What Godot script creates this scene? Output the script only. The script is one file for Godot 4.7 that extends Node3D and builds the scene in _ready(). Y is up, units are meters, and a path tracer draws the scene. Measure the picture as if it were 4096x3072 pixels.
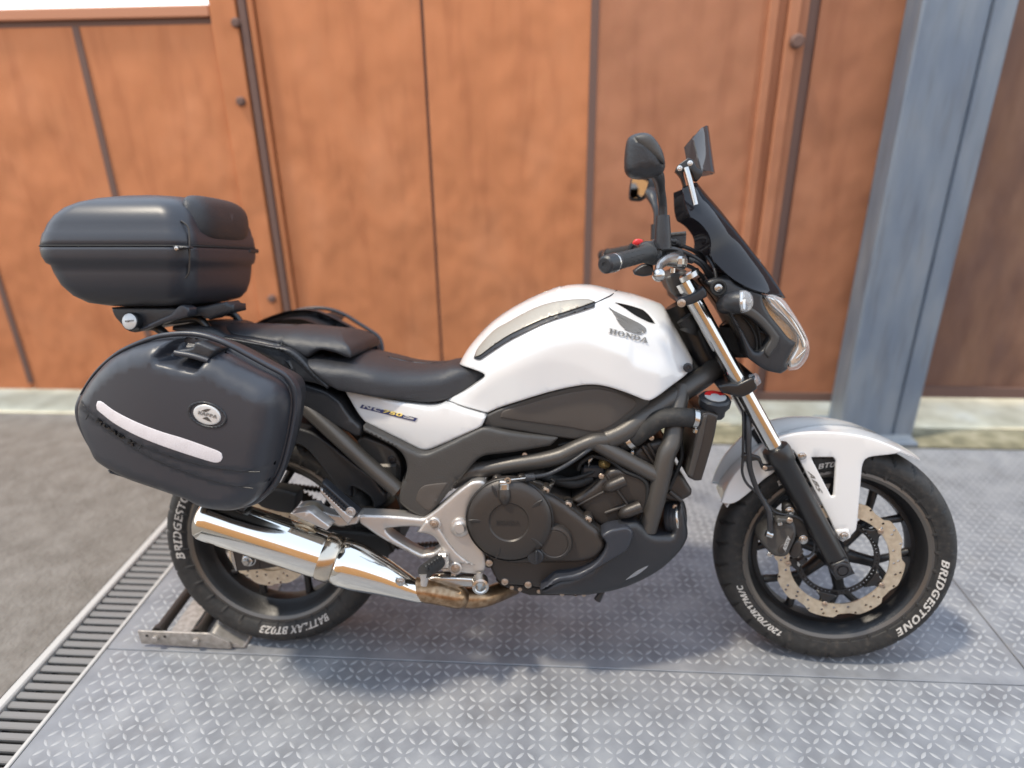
extends Node3D
# A white motorcycle with luggage on a checker plate floor before a rusted steel gate. Units are metres, +x is the
# bike's forward direction, +z points towards the viewer.

# ---------------------------------------------------------------- shape helpers
var sg := 1

func stn() -> SurfaceTool:
	var s := SurfaceTool.new()
	s.begin(Mesh.PRIMITIVE_TRIANGLES)
	sg += 1
	return s

# a, b, c run counter-clockwise seen from outside; Godot wants clockwise
var flip := false   # mirror to the bike's left side while set
func tri(s: SurfaceTool, a: Vector3, b: Vector3, c: Vector3) -> void:
	s.set_smooth_group(sg)
	if flip:
		for v: Vector3 in [a, b, c]:
			s.add_vertex(Vector3(v.x, v.y, -v.z))
		return
	s.add_vertex(a)
	s.add_vertex(c)
	s.add_vertex(b)

func quad(s: SurfaceTool, a: Vector3, b: Vector3, c: Vector3, d: Vector3) -> void:
	tri(s, a, b, c)
	tri(s, a, c, d)

# flat list of x, y -> closed outline; smooth through its points, a point given twice is a corner
func ol(a: Array, step := 0.012, closed := true) -> PackedVector2Array:
	var p: Array[Vector2] = []
	var sharp: Array[bool] = []
	for i in range(0, a.size(), 2):
		var v := Vector2(a[i], a[i + 1])
		if p.size() and p[-1].distance_to(v) < 1e-6:
			sharp[-1] = true
		else:
			p.append(v)
			sharp.append(false)
	var out := PackedVector2Array()
	var n := p.size()
	for i in (n if closed else n - 1):
		var p1 := p[i]
		var p2 := p[(i + 1) % n]
		var p0 := p[(i - 1 + n) % n] if (closed or i > 0) else p1
		var p3 := p[(i + 2) % n] if (closed or i + 2 < n) else p2
		if sharp[i]:
			p0 = p1
		if sharp[(i + 1) % n]:
			p3 = p2
		var l := p1.distance_to(p2)
		var k := maxi(1, ceili(l / step))
		# tangents scaled to the chord keep uneven points from looping
		var t1 := (p2 - p0)
		var t2 := (p3 - p1)
		t1 = t1.normalized() * minf(l, t1.length() * 0.5) if t1.length() > 1e-7 else Vector2.ZERO
		t2 = t2.normalized() * minf(l, t2.length() * 0.5) if t2.length() > 1e-7 else Vector2.ZERO
		if sharp[i] and sharp[(i + 1) % n]:
			t1 = p2 - p1
			t2 = t1
		for j in k:
			var t := float(j) / k
			var t3 := t * t * t
			var tt := t * t
			out.append(p1 * (2 * t3 - 3 * tt + 1) + t1 * (t3 - 2 * tt + t) + p2 * (3 * tt - 2 * t3) + t2 * (t3 - tt))
	if not closed:
		out.append(p[-1])
	elif Geometry2D.is_polygon_clockwise(out):
		out.reverse()
	return out

func rect(x0: float, y0: float, x1: float, y1: float) -> Array:
	return [x0, y0, x0, y0, x1, y0, x1, y0, x1, y1, x1, y1, x0, y1, x0, y1]

func oval(cx: float, cy: float, rx: float, ry: float, tilt := 0.0, n := 28) -> PackedVector2Array:
	var o := PackedVector2Array()
	for i in n:
		var a := TAU * i / n
		o.append(Vector2(cx, cy) + Vector2(rx * cos(a), ry * sin(a)).rotated(tilt))
	return o

func edge_dist(p: Vector2, poly: PackedVector2Array) -> float:
	var best := 1e9
	var n := poly.size()
	var a := poly[n - 1]
	for i in n:
		var b := poly[i]
		var ab := b - a
		var t := clampf((p - a).dot(ab) / maxf(ab.length_squared(), 1e-12), 0.0, 1.0)
		best = minf(best, p.distance_squared_to(a + ab * t))
		a = b
	return sqrt(best)

func inset(poly: PackedVector2Array, d: float) -> PackedVector2Array:
	var n := poly.size()
	var out := PackedVector2Array()
	for i in n:
		var e1 := (poly[i] - poly[(i - 1 + n) % n]).normalized()
		var e2 := (poly[(i + 1) % n] - poly[i]).normalized()
		var n1 := Vector2(-e1.y, e1.x)
		var n2 := Vector2(-e2.y, e2.x)
		var m := n1 + n2
		m = m.normalized() if m.length() > 1e-5 else n1
		out.append(poly[i] + m * (d / maxf(0.5, m.dot(n1))))
	return out

# a plate or cover: outline, back depth z0, front surface zf(x, y), edge rounding r wide and rh deep
func panel(s: SurfaceTool, poly: PackedVector2Array, z0: float, zf: Callable, r: float, rh: float, grid := 0.02, both := false, holes: Array = [], extra := PackedVector2Array()) -> void:
	var pts := PackedVector2Array()
	var zz := PackedFloat32Array()
	var rims: Array = [poly] + holes
	var k := 4 if r > 0.004 else (3 if r > 0.0 else 1)
	for rim: PackedVector2Array in rims:
		for j in (k + 1 if r > 0.0 else 1):
			var d := r * (1.0 - cos(PI / 2 * j / k))
			var ring := rim if j == 0 else (inset(rim, d) if rim == poly else inset(rim, -d))
			for q in ring:
				var e := d
				if j > 0:
					e = edge_dist(q, poly)
					if e < d * 0.93 or not Geometry2D.is_point_in_polygon(q, poly):
						continue
					var bad := false
					for h: PackedVector2Array in holes:
						var eh := edge_dist(q, h)
						if eh < d * 0.93 or Geometry2D.is_point_in_polygon(q, h):
							bad = true
						e = minf(e, eh)
					if bad:
						continue
				pts.append(q)
				zz.append(z_at(q, e, zf, r, rh))
	for q in extra:
		pts.append(q)
		zz.append(z_at(q, edge_dist(q, poly), zf, r, rh))
	var lo := poly[0]
	var hi := poly[0]
	for q in poly:
		lo = lo.min(q)
		hi = hi.max(q)
	if grid > 0.0:
		var y := lo.y + grid * 0.5
		var row := 0
		while y < hi.y:
			var x := lo.x + grid * (0.3 if row % 2 else 0.8)
			while x < hi.x:
				var q := Vector2(x + sin(row * 7.3 + x * 91.0) * grid * 0.06, y + cos(x * 53.0) * grid * 0.06)
				if Geometry2D.is_point_in_polygon(q, poly):
					var e := edge_dist(q, poly)
					var ok := e > maxf(r, grid * 0.45)
					for h: PackedVector2Array in holes:
						var eh := edge_dist(q, h)
						if eh < maxf(r, grid * 0.45) or Geometry2D.is_point_in_polygon(q, h):
							ok = false
						e = minf(e, eh)
					if ok:
						pts.append(q)
						zz.append(z_at(q, e, zf, r, rh))
				x += grid
			y += grid
			row += 1
	var idx := Geometry2D.triangulate_delaunay(pts)
	for m in (2 if both else 1):
		sg += 1
		var f := -1.0 if m else 1.0
		for i in range(0, idx.size(), 3):
			var a := idx[i]
			var b := idx[i + 1]
			var c := idx[i + 2]
			var mid := (pts[a] + pts[b] + pts[c]) / 3.0
			if not Geometry2D.is_point_in_polygon(mid, poly):
				continue
			var out := false
			for h: PackedVector2Array in holes:
				if Geometry2D.is_point_in_polygon(mid, h):
					out = true
			if out:
				continue
			if ((pts[b] - pts[a]).cross(pts[c] - pts[a]) < 0.0) != (m == 1):
				var t := b
				b = c
				c = t
			tri(s, Vector3(pts[a].x, pts[a].y, zz[a] * f), Vector3(pts[b].x, pts[b].y, zz[b] * f), Vector3(pts[c].x, pts[c].y, zz[c] * f))
		if r <= 0.0:
			sg += 1
		for rim: PackedVector2Array in rims:
			var n := rim.size()
			var turn := (rim != poly) != (m == 1)
			for i in n:
				var a := rim[i]
				var b := rim[(i + 1) % n]
				var za := z_at(a, 0.0, zf, r, rh) * f
				var zb := z_at(b, 0.0, zf, r, rh) * f
				if turn:
					quad(s, Vector3(b.x, b.y, z0 * f), Vector3(a.x, a.y, z0 * f), Vector3(a.x, a.y, za), Vector3(b.x, b.y, zb))
				else:
					quad(s, Vector3(a.x, a.y, z0 * f), Vector3(b.x, b.y, z0 * f), Vector3(b.x, b.y, zb), Vector3(a.x, a.y, za))

func z_at(q: Vector2, e: float, zf: Callable, r: float, rh: float) -> float:
	var z: float = zf.call(q.x, q.y)
	if r > 0.0 and e < r:
		var t := 1.0 - e / r
		z -= rh * (1.0 - sqrt(maxf(0.0, 1.0 - t * t)))
	return z

func flat_z(z: float) -> Callable:
	return func(_x: float, _y: float) -> float: return z

func lin_z(x0: float, y0: float, z: float, bx: float, by: float) -> Callable:
	return func(x: float, y: float) -> float: return z + (x - x0) * bx + (y - y0) * by

func plate(s: SurfaceTool, a: Array, z0: float, z1: float, r := 0.002, both := false, holes: Array = []) -> void:
	panel(s, ol(a), z0, flat_z(z1), r, r, 0.05, both, holes)

# turned shape round local z: prof holds (radius, z) from back to front; bend(angle, radius, z) may shift a point
func lathe(s: SurfaceTool, prof: Array, n: int, xf := Transform3D(), a0 := 0.0, a1 := TAU, bend: Variant = null) -> void:
	var full := absf(a1 - a0 - TAU) < 1e-4
	var last := Vector2.ZERO
	for j in prof.size() - 1:
		var p: Vector2 = prof[j]
		var q: Vector2 = prof[j + 1]
		var d := (q - p).normalized()
		if j == 0 or d.dot(last) < 0.8:
			sg += 1
		last = d
		for i in n:
			var t0 := a0 + (a1 - a0) * i / n
			var t1 := a0 + (a1 - a0) * ((i + 1) % n if full else i + 1) / n
			var c := [turned(t0, p, bend), turned(t1, p, bend), turned(t1, q, bend), turned(t0, q, bend)]
			if p.x < 1e-6:
				tri(s, xf * c[0], xf * c[2], xf * c[3])
			elif q.x < 1e-6:
				tri(s, xf * c[0], xf * c[1], xf * c[2])
			else:
				quad(s, xf * c[0], xf * c[1], xf * c[2], xf * c[3])

func turned(a: float, p: Vector2, bend: Variant) -> Vector3:
	var r := p.x
	if bend != null:
		r = bend.call(a, p.x, p.y)
	return Vector3(r * cos(a), r * sin(a), p.y)

func pv(a: Array) -> Array:
	var o := []
	for i in range(0, a.size(), 2):
		o.append(Vector2(a[i], a[i + 1]))
	return o

func pv3(a: Array) -> Array:
	var o := []
	for i in range(0, a.size(), 3):
		o.append(Vector3(a[i], a[i + 1], a[i + 2]))
	return o

# local z along dir, standing at pos
func facing(pos: Vector3, dir := Vector3(0, 0, 1), roll := 0.0) -> Transform3D:
	var z := dir.normalized()
	var up := Vector3(0, 1, 0) if absf(z.y) < 0.95 else Vector3(1, 0, 0)
	var x := up.cross(z).normalized()
	var b := Basis(x, z.cross(x), z)
	return Transform3D(b.rotated(z, roll), pos)

func spline(p: Array, per := 6) -> Array:
	if p.size() < 3:
		return p
	var o := []
	for i in p.size() - 1:
		var a: Vector3 = p[maxi(0, i - 1)]
		var b: Vector3 = p[i]
		var c: Vector3 = p[i + 1]
		var d: Vector3 = p[mini(p.size() - 1, i + 2)]
		for j in per:
			o.append(b.cubic_interpolate(c, a, d, float(j) / per))
	o.append(p[-1])
	return o

# swept round bar; r is one radius or one per given point
func tube(s: SurfaceTool, pts: Array, r: Variant, sides := 14, smooth := true, squash := 1.0) -> void:
	sg += 1
	var per := 6
	var p := spline(pts, per) if smooth else pts
	var m := p.size()
	var rings := []
	var x := Vector3.ZERO
	for i in m:
		var t: Vector3 = (p[mini(i + 1, m - 1)] - p[maxi(i - 1, 0)]).normalized()
		if i == 0:
			x = t.cross(Vector3(0.31, 0.2, 0.93)).normalized()
		x = (x - t * x.dot(t)).normalized()
		var y := t.cross(x)
		var rr: float = 0.0
		if r is Array:
			var f: float = float(i) / (m - 1) * (r.size() - 1)
			var k: int = mini(int(f), r.size() - 2)
			rr = lerpf(r[k], r[k + 1], f - k)
		else:
			rr = r
		var ring := []
		for j in sides:
			var a := TAU * j / sides
			ring.append(p[i] + (x * cos(a) + y * sin(a) * squash) * rr)
		rings.append(ring)
	for i in m - 1:
		for j in sides:
			var k := (j + 1) % sides
			quad(s, rings[i][j], rings[i][k], rings[i + 1][k], rings[i + 1][j])
	sg += 1
	for j in sides:
		var k := (j + 1) % sides
		tri(s, p[0], rings[0][k], rings[0][j])
		tri(s, p[m - 1], rings[m - 1][j], rings[m - 1][k])

# closed stack of rings, ends capped
func loft(s: SurfaceTool, rings: Array, cap := true) -> void:
	sg += 1
	var n: int = rings[0].size()
	for i in rings.size() - 1:
		for j in n:
			var k := (j + 1) % n
			quad(s, rings[i][j], rings[i][k], rings[i + 1][k], rings[i + 1][j])
	if cap:
		for e in 2:
			var ring: Array = rings[-1 if e else 0]
			var c := Vector3.ZERO
			for v: Vector3 in ring:
				c += v / n
			for j in n:
				var k := (j + 1) % n
				if e:
					tri(s, c, ring[j], ring[k])
				else:
					tri(s, c, ring[k], ring[j])

# box with chamfered edges
func block(s: SurfaceTool, c: Vector3, size: Vector3, b := 0.003, xf := Transform3D()) -> void:
	var h := size / 2.0
	b = minf(b, minf(h.x, minf(h.y, h.z)) * 0.9)
	for axis in 3:
		for sgn in [-1.0, 1.0]:
			sg += 1
			var u := (axis + 1) % 3
			var v := (axis + 2) % 3
			var q := []
			for k in [[-1, -1], [1, -1], [1, 1], [-1, 1]]:
				var p := Vector3.ZERO
				p[axis] = h[axis] * sgn
				p[u] = (h[u] - b) * k[0]
				p[v] = (h[v] - b) * k[1]
				q.append(xf * (c + p))
			if sgn > 0:
				quad(s, q[0], q[1], q[2], q[3])
			else:
				quad(s, q[3], q[2], q[1], q[0])
			# chamfers between this face and the next axis' faces
			for s2 in [-1.0, 1.0]:
				sg += 1
				var e := []
				for k in [[0, -1], [0, 1], [1, 1], [1, -1]]:
					var p := Vector3.ZERO
					p[axis] = (h[axis] - (0.0 if k[0] == 0 else b)) * sgn
					p[u] = (h[u] - (b if k[0] == 0 else 0.0)) * s2
					p[v] = (h[v] - b) * k[1]
					e.append(xf * (c + p))
				if sgn * s2 > 0:
					quad(s, e[1], e[0], e[3], e[2])
				else:
					quad(s, e[0], e[1], e[2], e[3])

func sheet(s: SurfaceTool, rows: Array, th := 0.003) -> void:
	# rows of points; a thin solid sheet
	var nr := rows.size()
	var nc: int = rows[0].size()
	var nrm := []
	for i in nr:
		var l := []
		for j in nc:
			var du: Vector3 = rows[mini(i + 1, nr - 1)][j] - rows[maxi(i - 1, 0)][j]
			var dv: Vector3 = rows[i][mini(j + 1, nc - 1)] - rows[i][maxi(j - 1, 0)]
			l.append(dv.cross(du).normalized() * th)
		nrm.append(l)
	sg += 1
	for i in nr - 1:
		for j in nc - 1:
			quad(s, rows[i][j], rows[i + 1][j], rows[i + 1][j + 1], rows[i][j + 1])
	sg += 1
	for i in nr - 1:
		for j in nc - 1:
			quad(s, rows[i][j] + nrm[i][j], rows[i][j + 1] + nrm[i][j + 1], rows[i + 1][j + 1] + nrm[i + 1][j + 1], rows[i + 1][j] + nrm[i + 1][j])
	sg += 1
	for i in nr - 1:
		for j in [0, nc - 1]:
			var a: Vector3 = rows[i][j]
			var b: Vector3 = rows[i + 1][j]
			if j == 0:
				quad(s, b, a, a + nrm[i][j], b + nrm[i + 1][j])
			else:
				quad(s, a, b, b + nrm[i + 1][j], a + nrm[i][j])
	for j in nc - 1:
		for i in [0, nr - 1]:
			var a: Vector3 = rows[i][j]
			var b: Vector3 = rows[i][j + 1]
			if i == 0:
				quad(s, a, b, b + nrm[i][j + 1], a + nrm[i][j])
			else:
				quad(s, b, a, a + nrm[i][j], b + nrm[i][j + 1])

var fonts := {}
func font_of(which: String) -> Font:
	if not fonts.has(which):
		var f := SystemFont.new()
		f.font_names = PackedStringArray(["Droid Serif" if which.begins_with("serif") else "Droid Sans"])
		f.font_weight = 700
		fonts[which] = f
		if which.ends_with("heavy"):
			var v := FontVariation.new()
			v.base_font = f
			v.variation_embolden = 0.0
			fonts[which] = v
	return fonts[which]

# lettering: local x runs from 0 along the line, y from 0 at the foot of the letters to 1 at their top, z to depth; place(x, y, z) puts it on a surface
func lettering(s: SurfaceTool, text: String, which: String, place: Callable, width := 0.0, slant := 0.0) -> void:
	var tm := TextMesh.new()
	tm.font = font_of(which)
	tm.font_size = 64
	tm.pixel_size = 0.01
	tm.depth = 0.1
	tm.curve_step = 2.0
	tm.text = text
	tm.horizontal_alignment = HORIZONTAL_ALIGNMENT_LEFT
	var arr := tm.get_mesh_arrays()
	var v: PackedVector3Array = arr[Mesh.ARRAY_VERTEX]
	var idx: PackedInt32Array = arr[Mesh.ARRAY_INDEX]
	var lo := Vector3.ONE * 1e9
	var hi := -lo
	for p in v:
		lo = lo.min(p)
		hi = hi.max(p)
	var h := hi.y - lo.y
	var k := 1.0 / h if width <= 0.0 else width / (hi.x - lo.x)
	for i in range(0, idx.size(), 3):
		s.set_smooth_group(-1)
		for j in 3:
			var p := v[idx[i + j]]
			var y := (p.y - lo.y) / h
			s.add_vertex(place.call((p.x - lo.x) * k + slant * y, y, (p.z - lo.z) / maxf(1e-6, hi.z - lo.z)))

# ---------------------------------------------------------------- materials
var M := {}
func mat(r: float, g: float, b: float, rough := 0.5, metal := 0.0) -> StandardMaterial3D:
	var m := StandardMaterial3D.new()
	m.albedo_color = Color(r, g, b).linear_to_srgb()
	m.roughness = rough
	m.metallic = metal
	return m

func noise_tex(freq: float, seed_: int, stops: Array, size := 512, octaves := 5, kind := FastNoiseLite.TYPE_SIMPLEX_SMOOTH) -> NoiseTexture2D:
	var t := NoiseTexture2D.new()
	var n := FastNoiseLite.new()
	n.seed = seed_
	n.frequency = freq
	n.noise_type = kind
	n.fractal_octaves = octaves
	t.noise = n
	t.width = size
	t.height = size
	t.seamless = true
	t.seamless_blend_skirt = 0.3
	if stops.size():
		var g := Gradient.new()
		g.offsets = PackedFloat32Array()
		var offs := PackedFloat32Array()
		var cols := PackedColorArray()
		for st in stops:
			offs.append(st[0])
			cols.append(Color(st[1], st[2], st[3]).linear_to_srgb())
		g.offsets = offs
		g.colors = cols
		t.color_ramp = g
	return t

func grain_tex(freq: float, seed_: int, strength: float, size := 256) -> NoiseTexture2D:
	var t := noise_tex(freq, seed_, [], size, 3)
	t.as_normal_map = true
	t.bump_strength = strength
	return t

func grainy(m: StandardMaterial3D, tex: Texture2D, scale: float, amount: float) -> StandardMaterial3D:
	m.normal_enabled = true
	m.normal_texture = tex
	m.normal_scale = amount
	m.uv1_triplanar = true
	m.uv1_scale = Vector3.ONE * scale
	return m

func tinted(m: StandardMaterial3D, tex: Texture2D, scale: Vector3, world := false) -> StandardMaterial3D:
	m.albedo_color = Color.WHITE
	m.albedo_texture = tex
	m.uv1_triplanar = true
	m.uv1_world_triplanar = world
	m.uv1_scale = scale
	return m

# ---------------------------------------------------------------- things and parts
func thing(called: String, label: String, category: String, group := "") -> Node3D:
	var o := Node3D.new()
	o.name = called
	add_child(o, true)
	tag(o, label, category, group)
	return o

func tag(o: Node, label: String, category: String, group := "") -> void:
	o.set_meta("label", label)
	o.set_meta("category", category)
	if group:
		o.set_meta("group", group)

var names := {}
func part(called: String, s: Variant, m: Material, parent: Node, xf := Transform3D()) -> MeshInstance3D:
	var o := MeshInstance3D.new()
	if s is SurfaceTool:
		s.generate_normals()
		o.mesh = s.commit()
	else:
		o.mesh = s
	o.material_override = m
	var key := str(parent.get_instance_id()) + called
	names[key] = names.get(key, -1) + 1
	o.name = called if names[key] == 0 else "%s_%03d" % [called, names[key]]
	parent.add_child(o, true)
	o.transform = xf
	return o

func structure(called: String, s: Variant, m: Material) -> MeshInstance3D:
	var o := part(called, s, m, self)
	o.set_meta("kind", "structure")
	return o

func bolt(parent: Node, pos: Vector3, r: float, m: Material, dir := Vector3(0, 0, 1), xf := Transform3D(), called := "bolt") -> MeshInstance3D:
	var s := stn()
	var f := facing(pos, dir)
	lathe(s, pv([r * 1.25, -0.002, r * 1.25, 0.0006, r * 1.15, 0.0012, r * 0.88, 0.0013, r * 0.86, r * 0.42, r * 0.74, r * 0.5, r * 0.46, r * 0.5, r * 0.42, r * 0.12, 0, r * 0.12]), 16, f)
	return part(called, s, m, parent, xf)

func flat_text(parent: Node, called: String, text: String, which: String, o: Vector2, right: Vector2, up: Vector2, zf: Callable, depth: float, m: Material, slant := 0.0, xf := Transform3D()) -> MeshInstance3D:
	var s := stn()
	var place := func(x: float, y: float, z: float) -> Vector3:
		var q := o + right * x + up * y
		return Vector3(q.x, q.y, zf.call(q.x, q.y) + depth * (z - 0.3))
	lettering(s, text, which, place, 1.0, slant)
	return part(called, s, m, parent, xf)

func along(poly: PackedVector2Array, x: float) -> float:
	# height of an open left-to-right line at x
	for i in poly.size() - 1:
		if x <= poly[i + 1].x:
			return lerpf(poly[i].y, poly[i + 1].y, clampf((x - poly[i].x) / maxf(1e-6, poly[i + 1].x - poly[i].x), 0.0, 1.0))
	return poly[-1].y


const LEAN := 0.2269
const FORK := Transform3D(Basis(Vector3(0.9984, -0.0008, 0.0574), Vector3(-0.0008, 0.9996, 0.0292), Vector3(-0.0574, -0.0292, 0.9979)), Vector3(0.0028, 0.0014, -0.0963))   # the slightly turned front end
var bike: Node3D

func _ready() -> void:
	camera_and_light()
	materials()
	ground()
	walls()
	motorcycle()
	luggage()
	chock()

func camera_and_light() -> void:
	var cam := Camera3D.new()
	cam.position = Vector3(0.7793, 1.4382, 1.4909)
	cam.rotation = Vector3(-0.4052, 0.0696, -0.014)
	cam.fov = 58.9711
	cam.far = 300.0
	var lens := CameraAttributesPhysical.new()
	lens.frustum_focal_length = 12.0 / tan(deg_to_rad(cam.fov / 2.0))
	lens.frustum_focus_distance = 1.52
	lens.exposure_aperture = 1.0
	cam.attributes = lens
	cam.name = "camera"
	add_child(cam)
	var env := Environment.new()
	env.background_mode = Environment.BG_SKY
	var sky := Sky.new()
	var pm := ProceduralSkyMaterial.new()
	pm.sky_top_color = Color(0.66, 0.72, 0.80)
	pm.sky_horizon_color = Color(0.95, 0.95, 0.94)
	pm.sky_curve = 0.22
	pm.sky_energy_multiplier = 1.5
	pm.ground_bottom_color = Color(0.35, 0.33, 0.31)
	pm.ground_horizon_color = Color(0.6, 0.58, 0.55)
	sky.sky_material = pm
	env.sky = sky
	env.background_energy_multiplier = 1.0
	env.tonemap_mode = Environment.TONE_MAPPER_LINEAR
	env.tonemap_exposure = 1.25
	env.sdfgi_enabled = true
	env.ssao_enabled = true
	env.ssil_enabled = true
	var we := WorldEnvironment.new()
	we.name = "world_environment"
	we.environment = env
	add_child(we)
	var sun := DirectionalLight3D.new()
	sun.name = "sun"
	sun.light_energy = 1.0
	sun.light_color = Color(1.0, 0.95, 0.87)
	sun.light_angular_distance = 5.0
	sun.shadow_enabled = true
	add_child(sun)
	sun.look_at_from_position(Vector3(-0.38, 0.90, 0.13), Vector3.ZERO, Vector3(1, 0, 0))

func materials() -> void:
	var fine := grain_tex(0.06, 3, 6.0)
	var coarse := grain_tex(0.03, 5, 8.0)
	var white := mat(0.62, 0.612, 0.60, 0.30)
	white.clearcoat_enabled = true
	white.clearcoat = 0.9
	white.clearcoat_roughness = 0.06
	M.white = white
	M.gloss_black = mat(0.006, 0.006, 0.008, 0.12)
	M.black = grainy(mat(0.016, 0.017, 0.020, 0.42), fine, 14.0, 0.25)
	M.case = grainy(mat(0.026, 0.028, 0.035, 0.38), fine, 26.0, 0.14)
	M.black_paint = mat(0.010, 0.010, 0.011, 0.33)
	M.grey_plastic = grainy(mat(0.040, 0.037, 0.034, 0.48), fine, 14.0, 0.2)
	M.knee = grainy(mat(0.060, 0.049, 0.041, 0.58), fine, 40.0, 0.35)
	M.vinyl = grainy(mat(0.022, 0.022, 0.025, 0.46), fine, 22.0, 0.6)
	M.frame = grainy(mat(0.066, 0.060, 0.054, 0.40, 0.35), fine, 16.0, 0.2)
	M.engine = grainy(mat(0.038, 0.032, 0.028, 0.40, 0.3), fine, 16.0, 0.2)
	M.engine_dark = mat(0.022, 0.020, 0.019, 0.5, 0.2)
	M.dark = mat(0.008, 0.008, 0.008, 0.7)
	M.cast = grainy(mat(0.50, 0.47, 0.44, 0.38, 0.75), fine, 16.0, 0.25)
	M.silver = mat(0.50, 0.49, 0.47, 0.26, 1.0)
	M.bolt = mat(0.46, 0.38, 0.31, 0.36, 1.0)
	M.trim = grainy(mat(0.36, 0.33, 0.28, 0.42, 0.45), fine, 14.0, 0.3)
	M.decal = mat(0.17, 0.162, 0.15, 0.4, 0.3)
	M.chrome = mat(0.56, 0.55, 0.53, 0.10, 1.0)
	M.muffler = mat(0.74, 0.71, 0.65, 0.10, 1.0)
	M.collar = mat(0.55, 0.48, 0.39, 0.20, 1.0)
	M.hot_pipe = tinted(mat(1, 1, 1, 0.3, 0.9), noise_tex(0.02, 11, [[0.3, 0.22, 0.14, 0.08], [0.5, 0.31, 0.20, 0.115], [0.7, 0.38, 0.27, 0.17]], 256), Vector3(9, 9, 9))
	M.disc = tinted(mat(1, 1, 1, 0.36, 0.7), noise_tex(0.02, 12, [[0.3, 0.52, 0.44, 0.33], [0.7, 0.61, 0.53, 0.41]], 256), Vector3(8, 8, 8))
	M.rubber = grainy(tinted(mat(1, 1, 1, 0.68), noise_tex(0.015, 13, [[0.25, 0.011, 0.011, 0.011], [0.62, 0.018, 0.017, 0.016], [0.85, 0.036, 0.031, 0.026]], 512), Vector3(5, 5, 5)), coarse, 5.0, 0.2)
	M.grip = mat(0.020, 0.020, 0.020, 0.6)
	M.wheel = grainy(mat(0.013, 0.013, 0.014, 0.36, 0.25), fine, 12.0, 0.2)
	M.rim_edge = mat(0.11, 0.10, 0.09, 0.35, 0.6)
	M.tyre_letter = tinted(mat(1, 1, 1, 0.8), noise_tex(0.05, 16, [[0.25, 0.22, 0.20, 0.18], [0.45, 0.46, 0.44, 0.41], [0.8, 0.58, 0.56, 0.53]], 256), Vector3(14, 14, 14))
	M.badge = mat(0.52, 0.52, 0.51, 0.32, 0.3)
	M.reflective = tinted(mat(1, 1, 1, 0.35), noise_tex(0.06, 14, [[0.3, 0.50, 0.46, 0.465], [0.7, 0.60, 0.575, 0.58]], 256), Vector3(20, 20, 20))
	M.red = mat(0.55, 0.02, 0.02, 0.35)
	M.mirror = mat(0.80, 0.78, 0.76, 0.03, 1.0)
	var tint := mat(0.012, 0.012, 0.015, 0.04)
	tint.transparency = BaseMaterial3D.TRANSPARENCY_ALPHA
	tint.albedo_color.a = 0.93
	tint.metallic_specular = 0.32
	M.screen = tint
	var smoke := mat(0.06, 0.06, 0.065, 0.05)
	smoke.transparency = BaseMaterial3D.TRANSPARENCY_ALPHA
	smoke.albedo_color.a = 0.72
	M.smoke = smoke
	var lens := mat(0.95, 0.95, 0.95, 0.03)
	lens.transparency = BaseMaterial3D.TRANSPARENCY_ALPHA
	lens.albedo_color.a = 0.16
	M.lens = lens
	M.gold = mat(0.75, 0.55, 0.15, 0.4)
	M.navy = mat(0.03, 0.04, 0.12, 0.4)
	M.brass = mat(0.5, 0.36, 0.15, 0.35, 0.9)
	# the place
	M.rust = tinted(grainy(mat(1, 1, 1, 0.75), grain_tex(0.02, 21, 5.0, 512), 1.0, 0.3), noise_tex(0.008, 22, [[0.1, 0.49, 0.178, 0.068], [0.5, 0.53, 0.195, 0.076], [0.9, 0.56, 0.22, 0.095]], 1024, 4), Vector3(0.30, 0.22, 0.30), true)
	M.rust_mid = tinted(grainy(mat(1, 1, 1, 0.7), grain_tex(0.02, 21, 5.0, 512), 1.0, 0.3), noise_tex(0.008, 32, [[0.1, 0.36, 0.143, 0.068], [0.5, 0.39, 0.157, 0.075], [0.9, 0.42, 0.175, 0.088]], 1024, 4), Vector3(0.30, 0.22, 0.30), true)  # browner for sheets further right; partly glare fall-off put into the colour
	M.rust_side = tinted(grainy(mat(1, 1, 1, 0.7), grain_tex(0.02, 21, 5.0, 512), 1.0, 0.3), noise_tex(0.008, 33, [[0.2, 0.31, 0.118, 0.055], [0.5, 0.345, 0.135, 0.062], [0.8, 0.38, 0.155, 0.075]], 1024, 4), Vector3(0.30, 0.22, 0.30), true)  # browner still beside the column, again with some glare fall-off in the colour
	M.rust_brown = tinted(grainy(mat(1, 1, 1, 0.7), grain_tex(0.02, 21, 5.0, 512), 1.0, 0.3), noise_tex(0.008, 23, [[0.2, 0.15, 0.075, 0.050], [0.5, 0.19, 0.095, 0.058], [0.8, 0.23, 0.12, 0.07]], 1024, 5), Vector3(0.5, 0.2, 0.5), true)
	var streak := noise_tex(0.012, 41, [[0.15, 0.88, 0.85, 0.83], [0.4, 0.97, 0.965, 0.96], [0.7, 1.0, 1.0, 1.0]], 1024, 3)
	for m: StandardMaterial3D in [M.rust, M.rust_mid, M.rust_side, M.rust_brown]:
		worn(m, streak, Vector3(0.7, 0.12, 0.7))
	M.rust_dark = mat(0.15, 0.085, 0.065, 0.8)
	M.orange = mat(0.72, 0.36, 0.13, 0.6)
	M.rust_pale = mat(0.50, 0.22, 0.12, 0.7)
	M.beam = tinted(mat(1, 1, 1, 0.55, 0.25), noise_tex(0.012, 24, [[0.25, 0.15, 0.185, 0.235], [0.5, 0.175, 0.21, 0.255], [0.8, 0.21, 0.24, 0.275]], 512, 5), Vector3(0.9, 0.3, 0.9), true)
	worn(M.beam, streak, Vector3(1.6, 0.2, 1.6))
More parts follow.
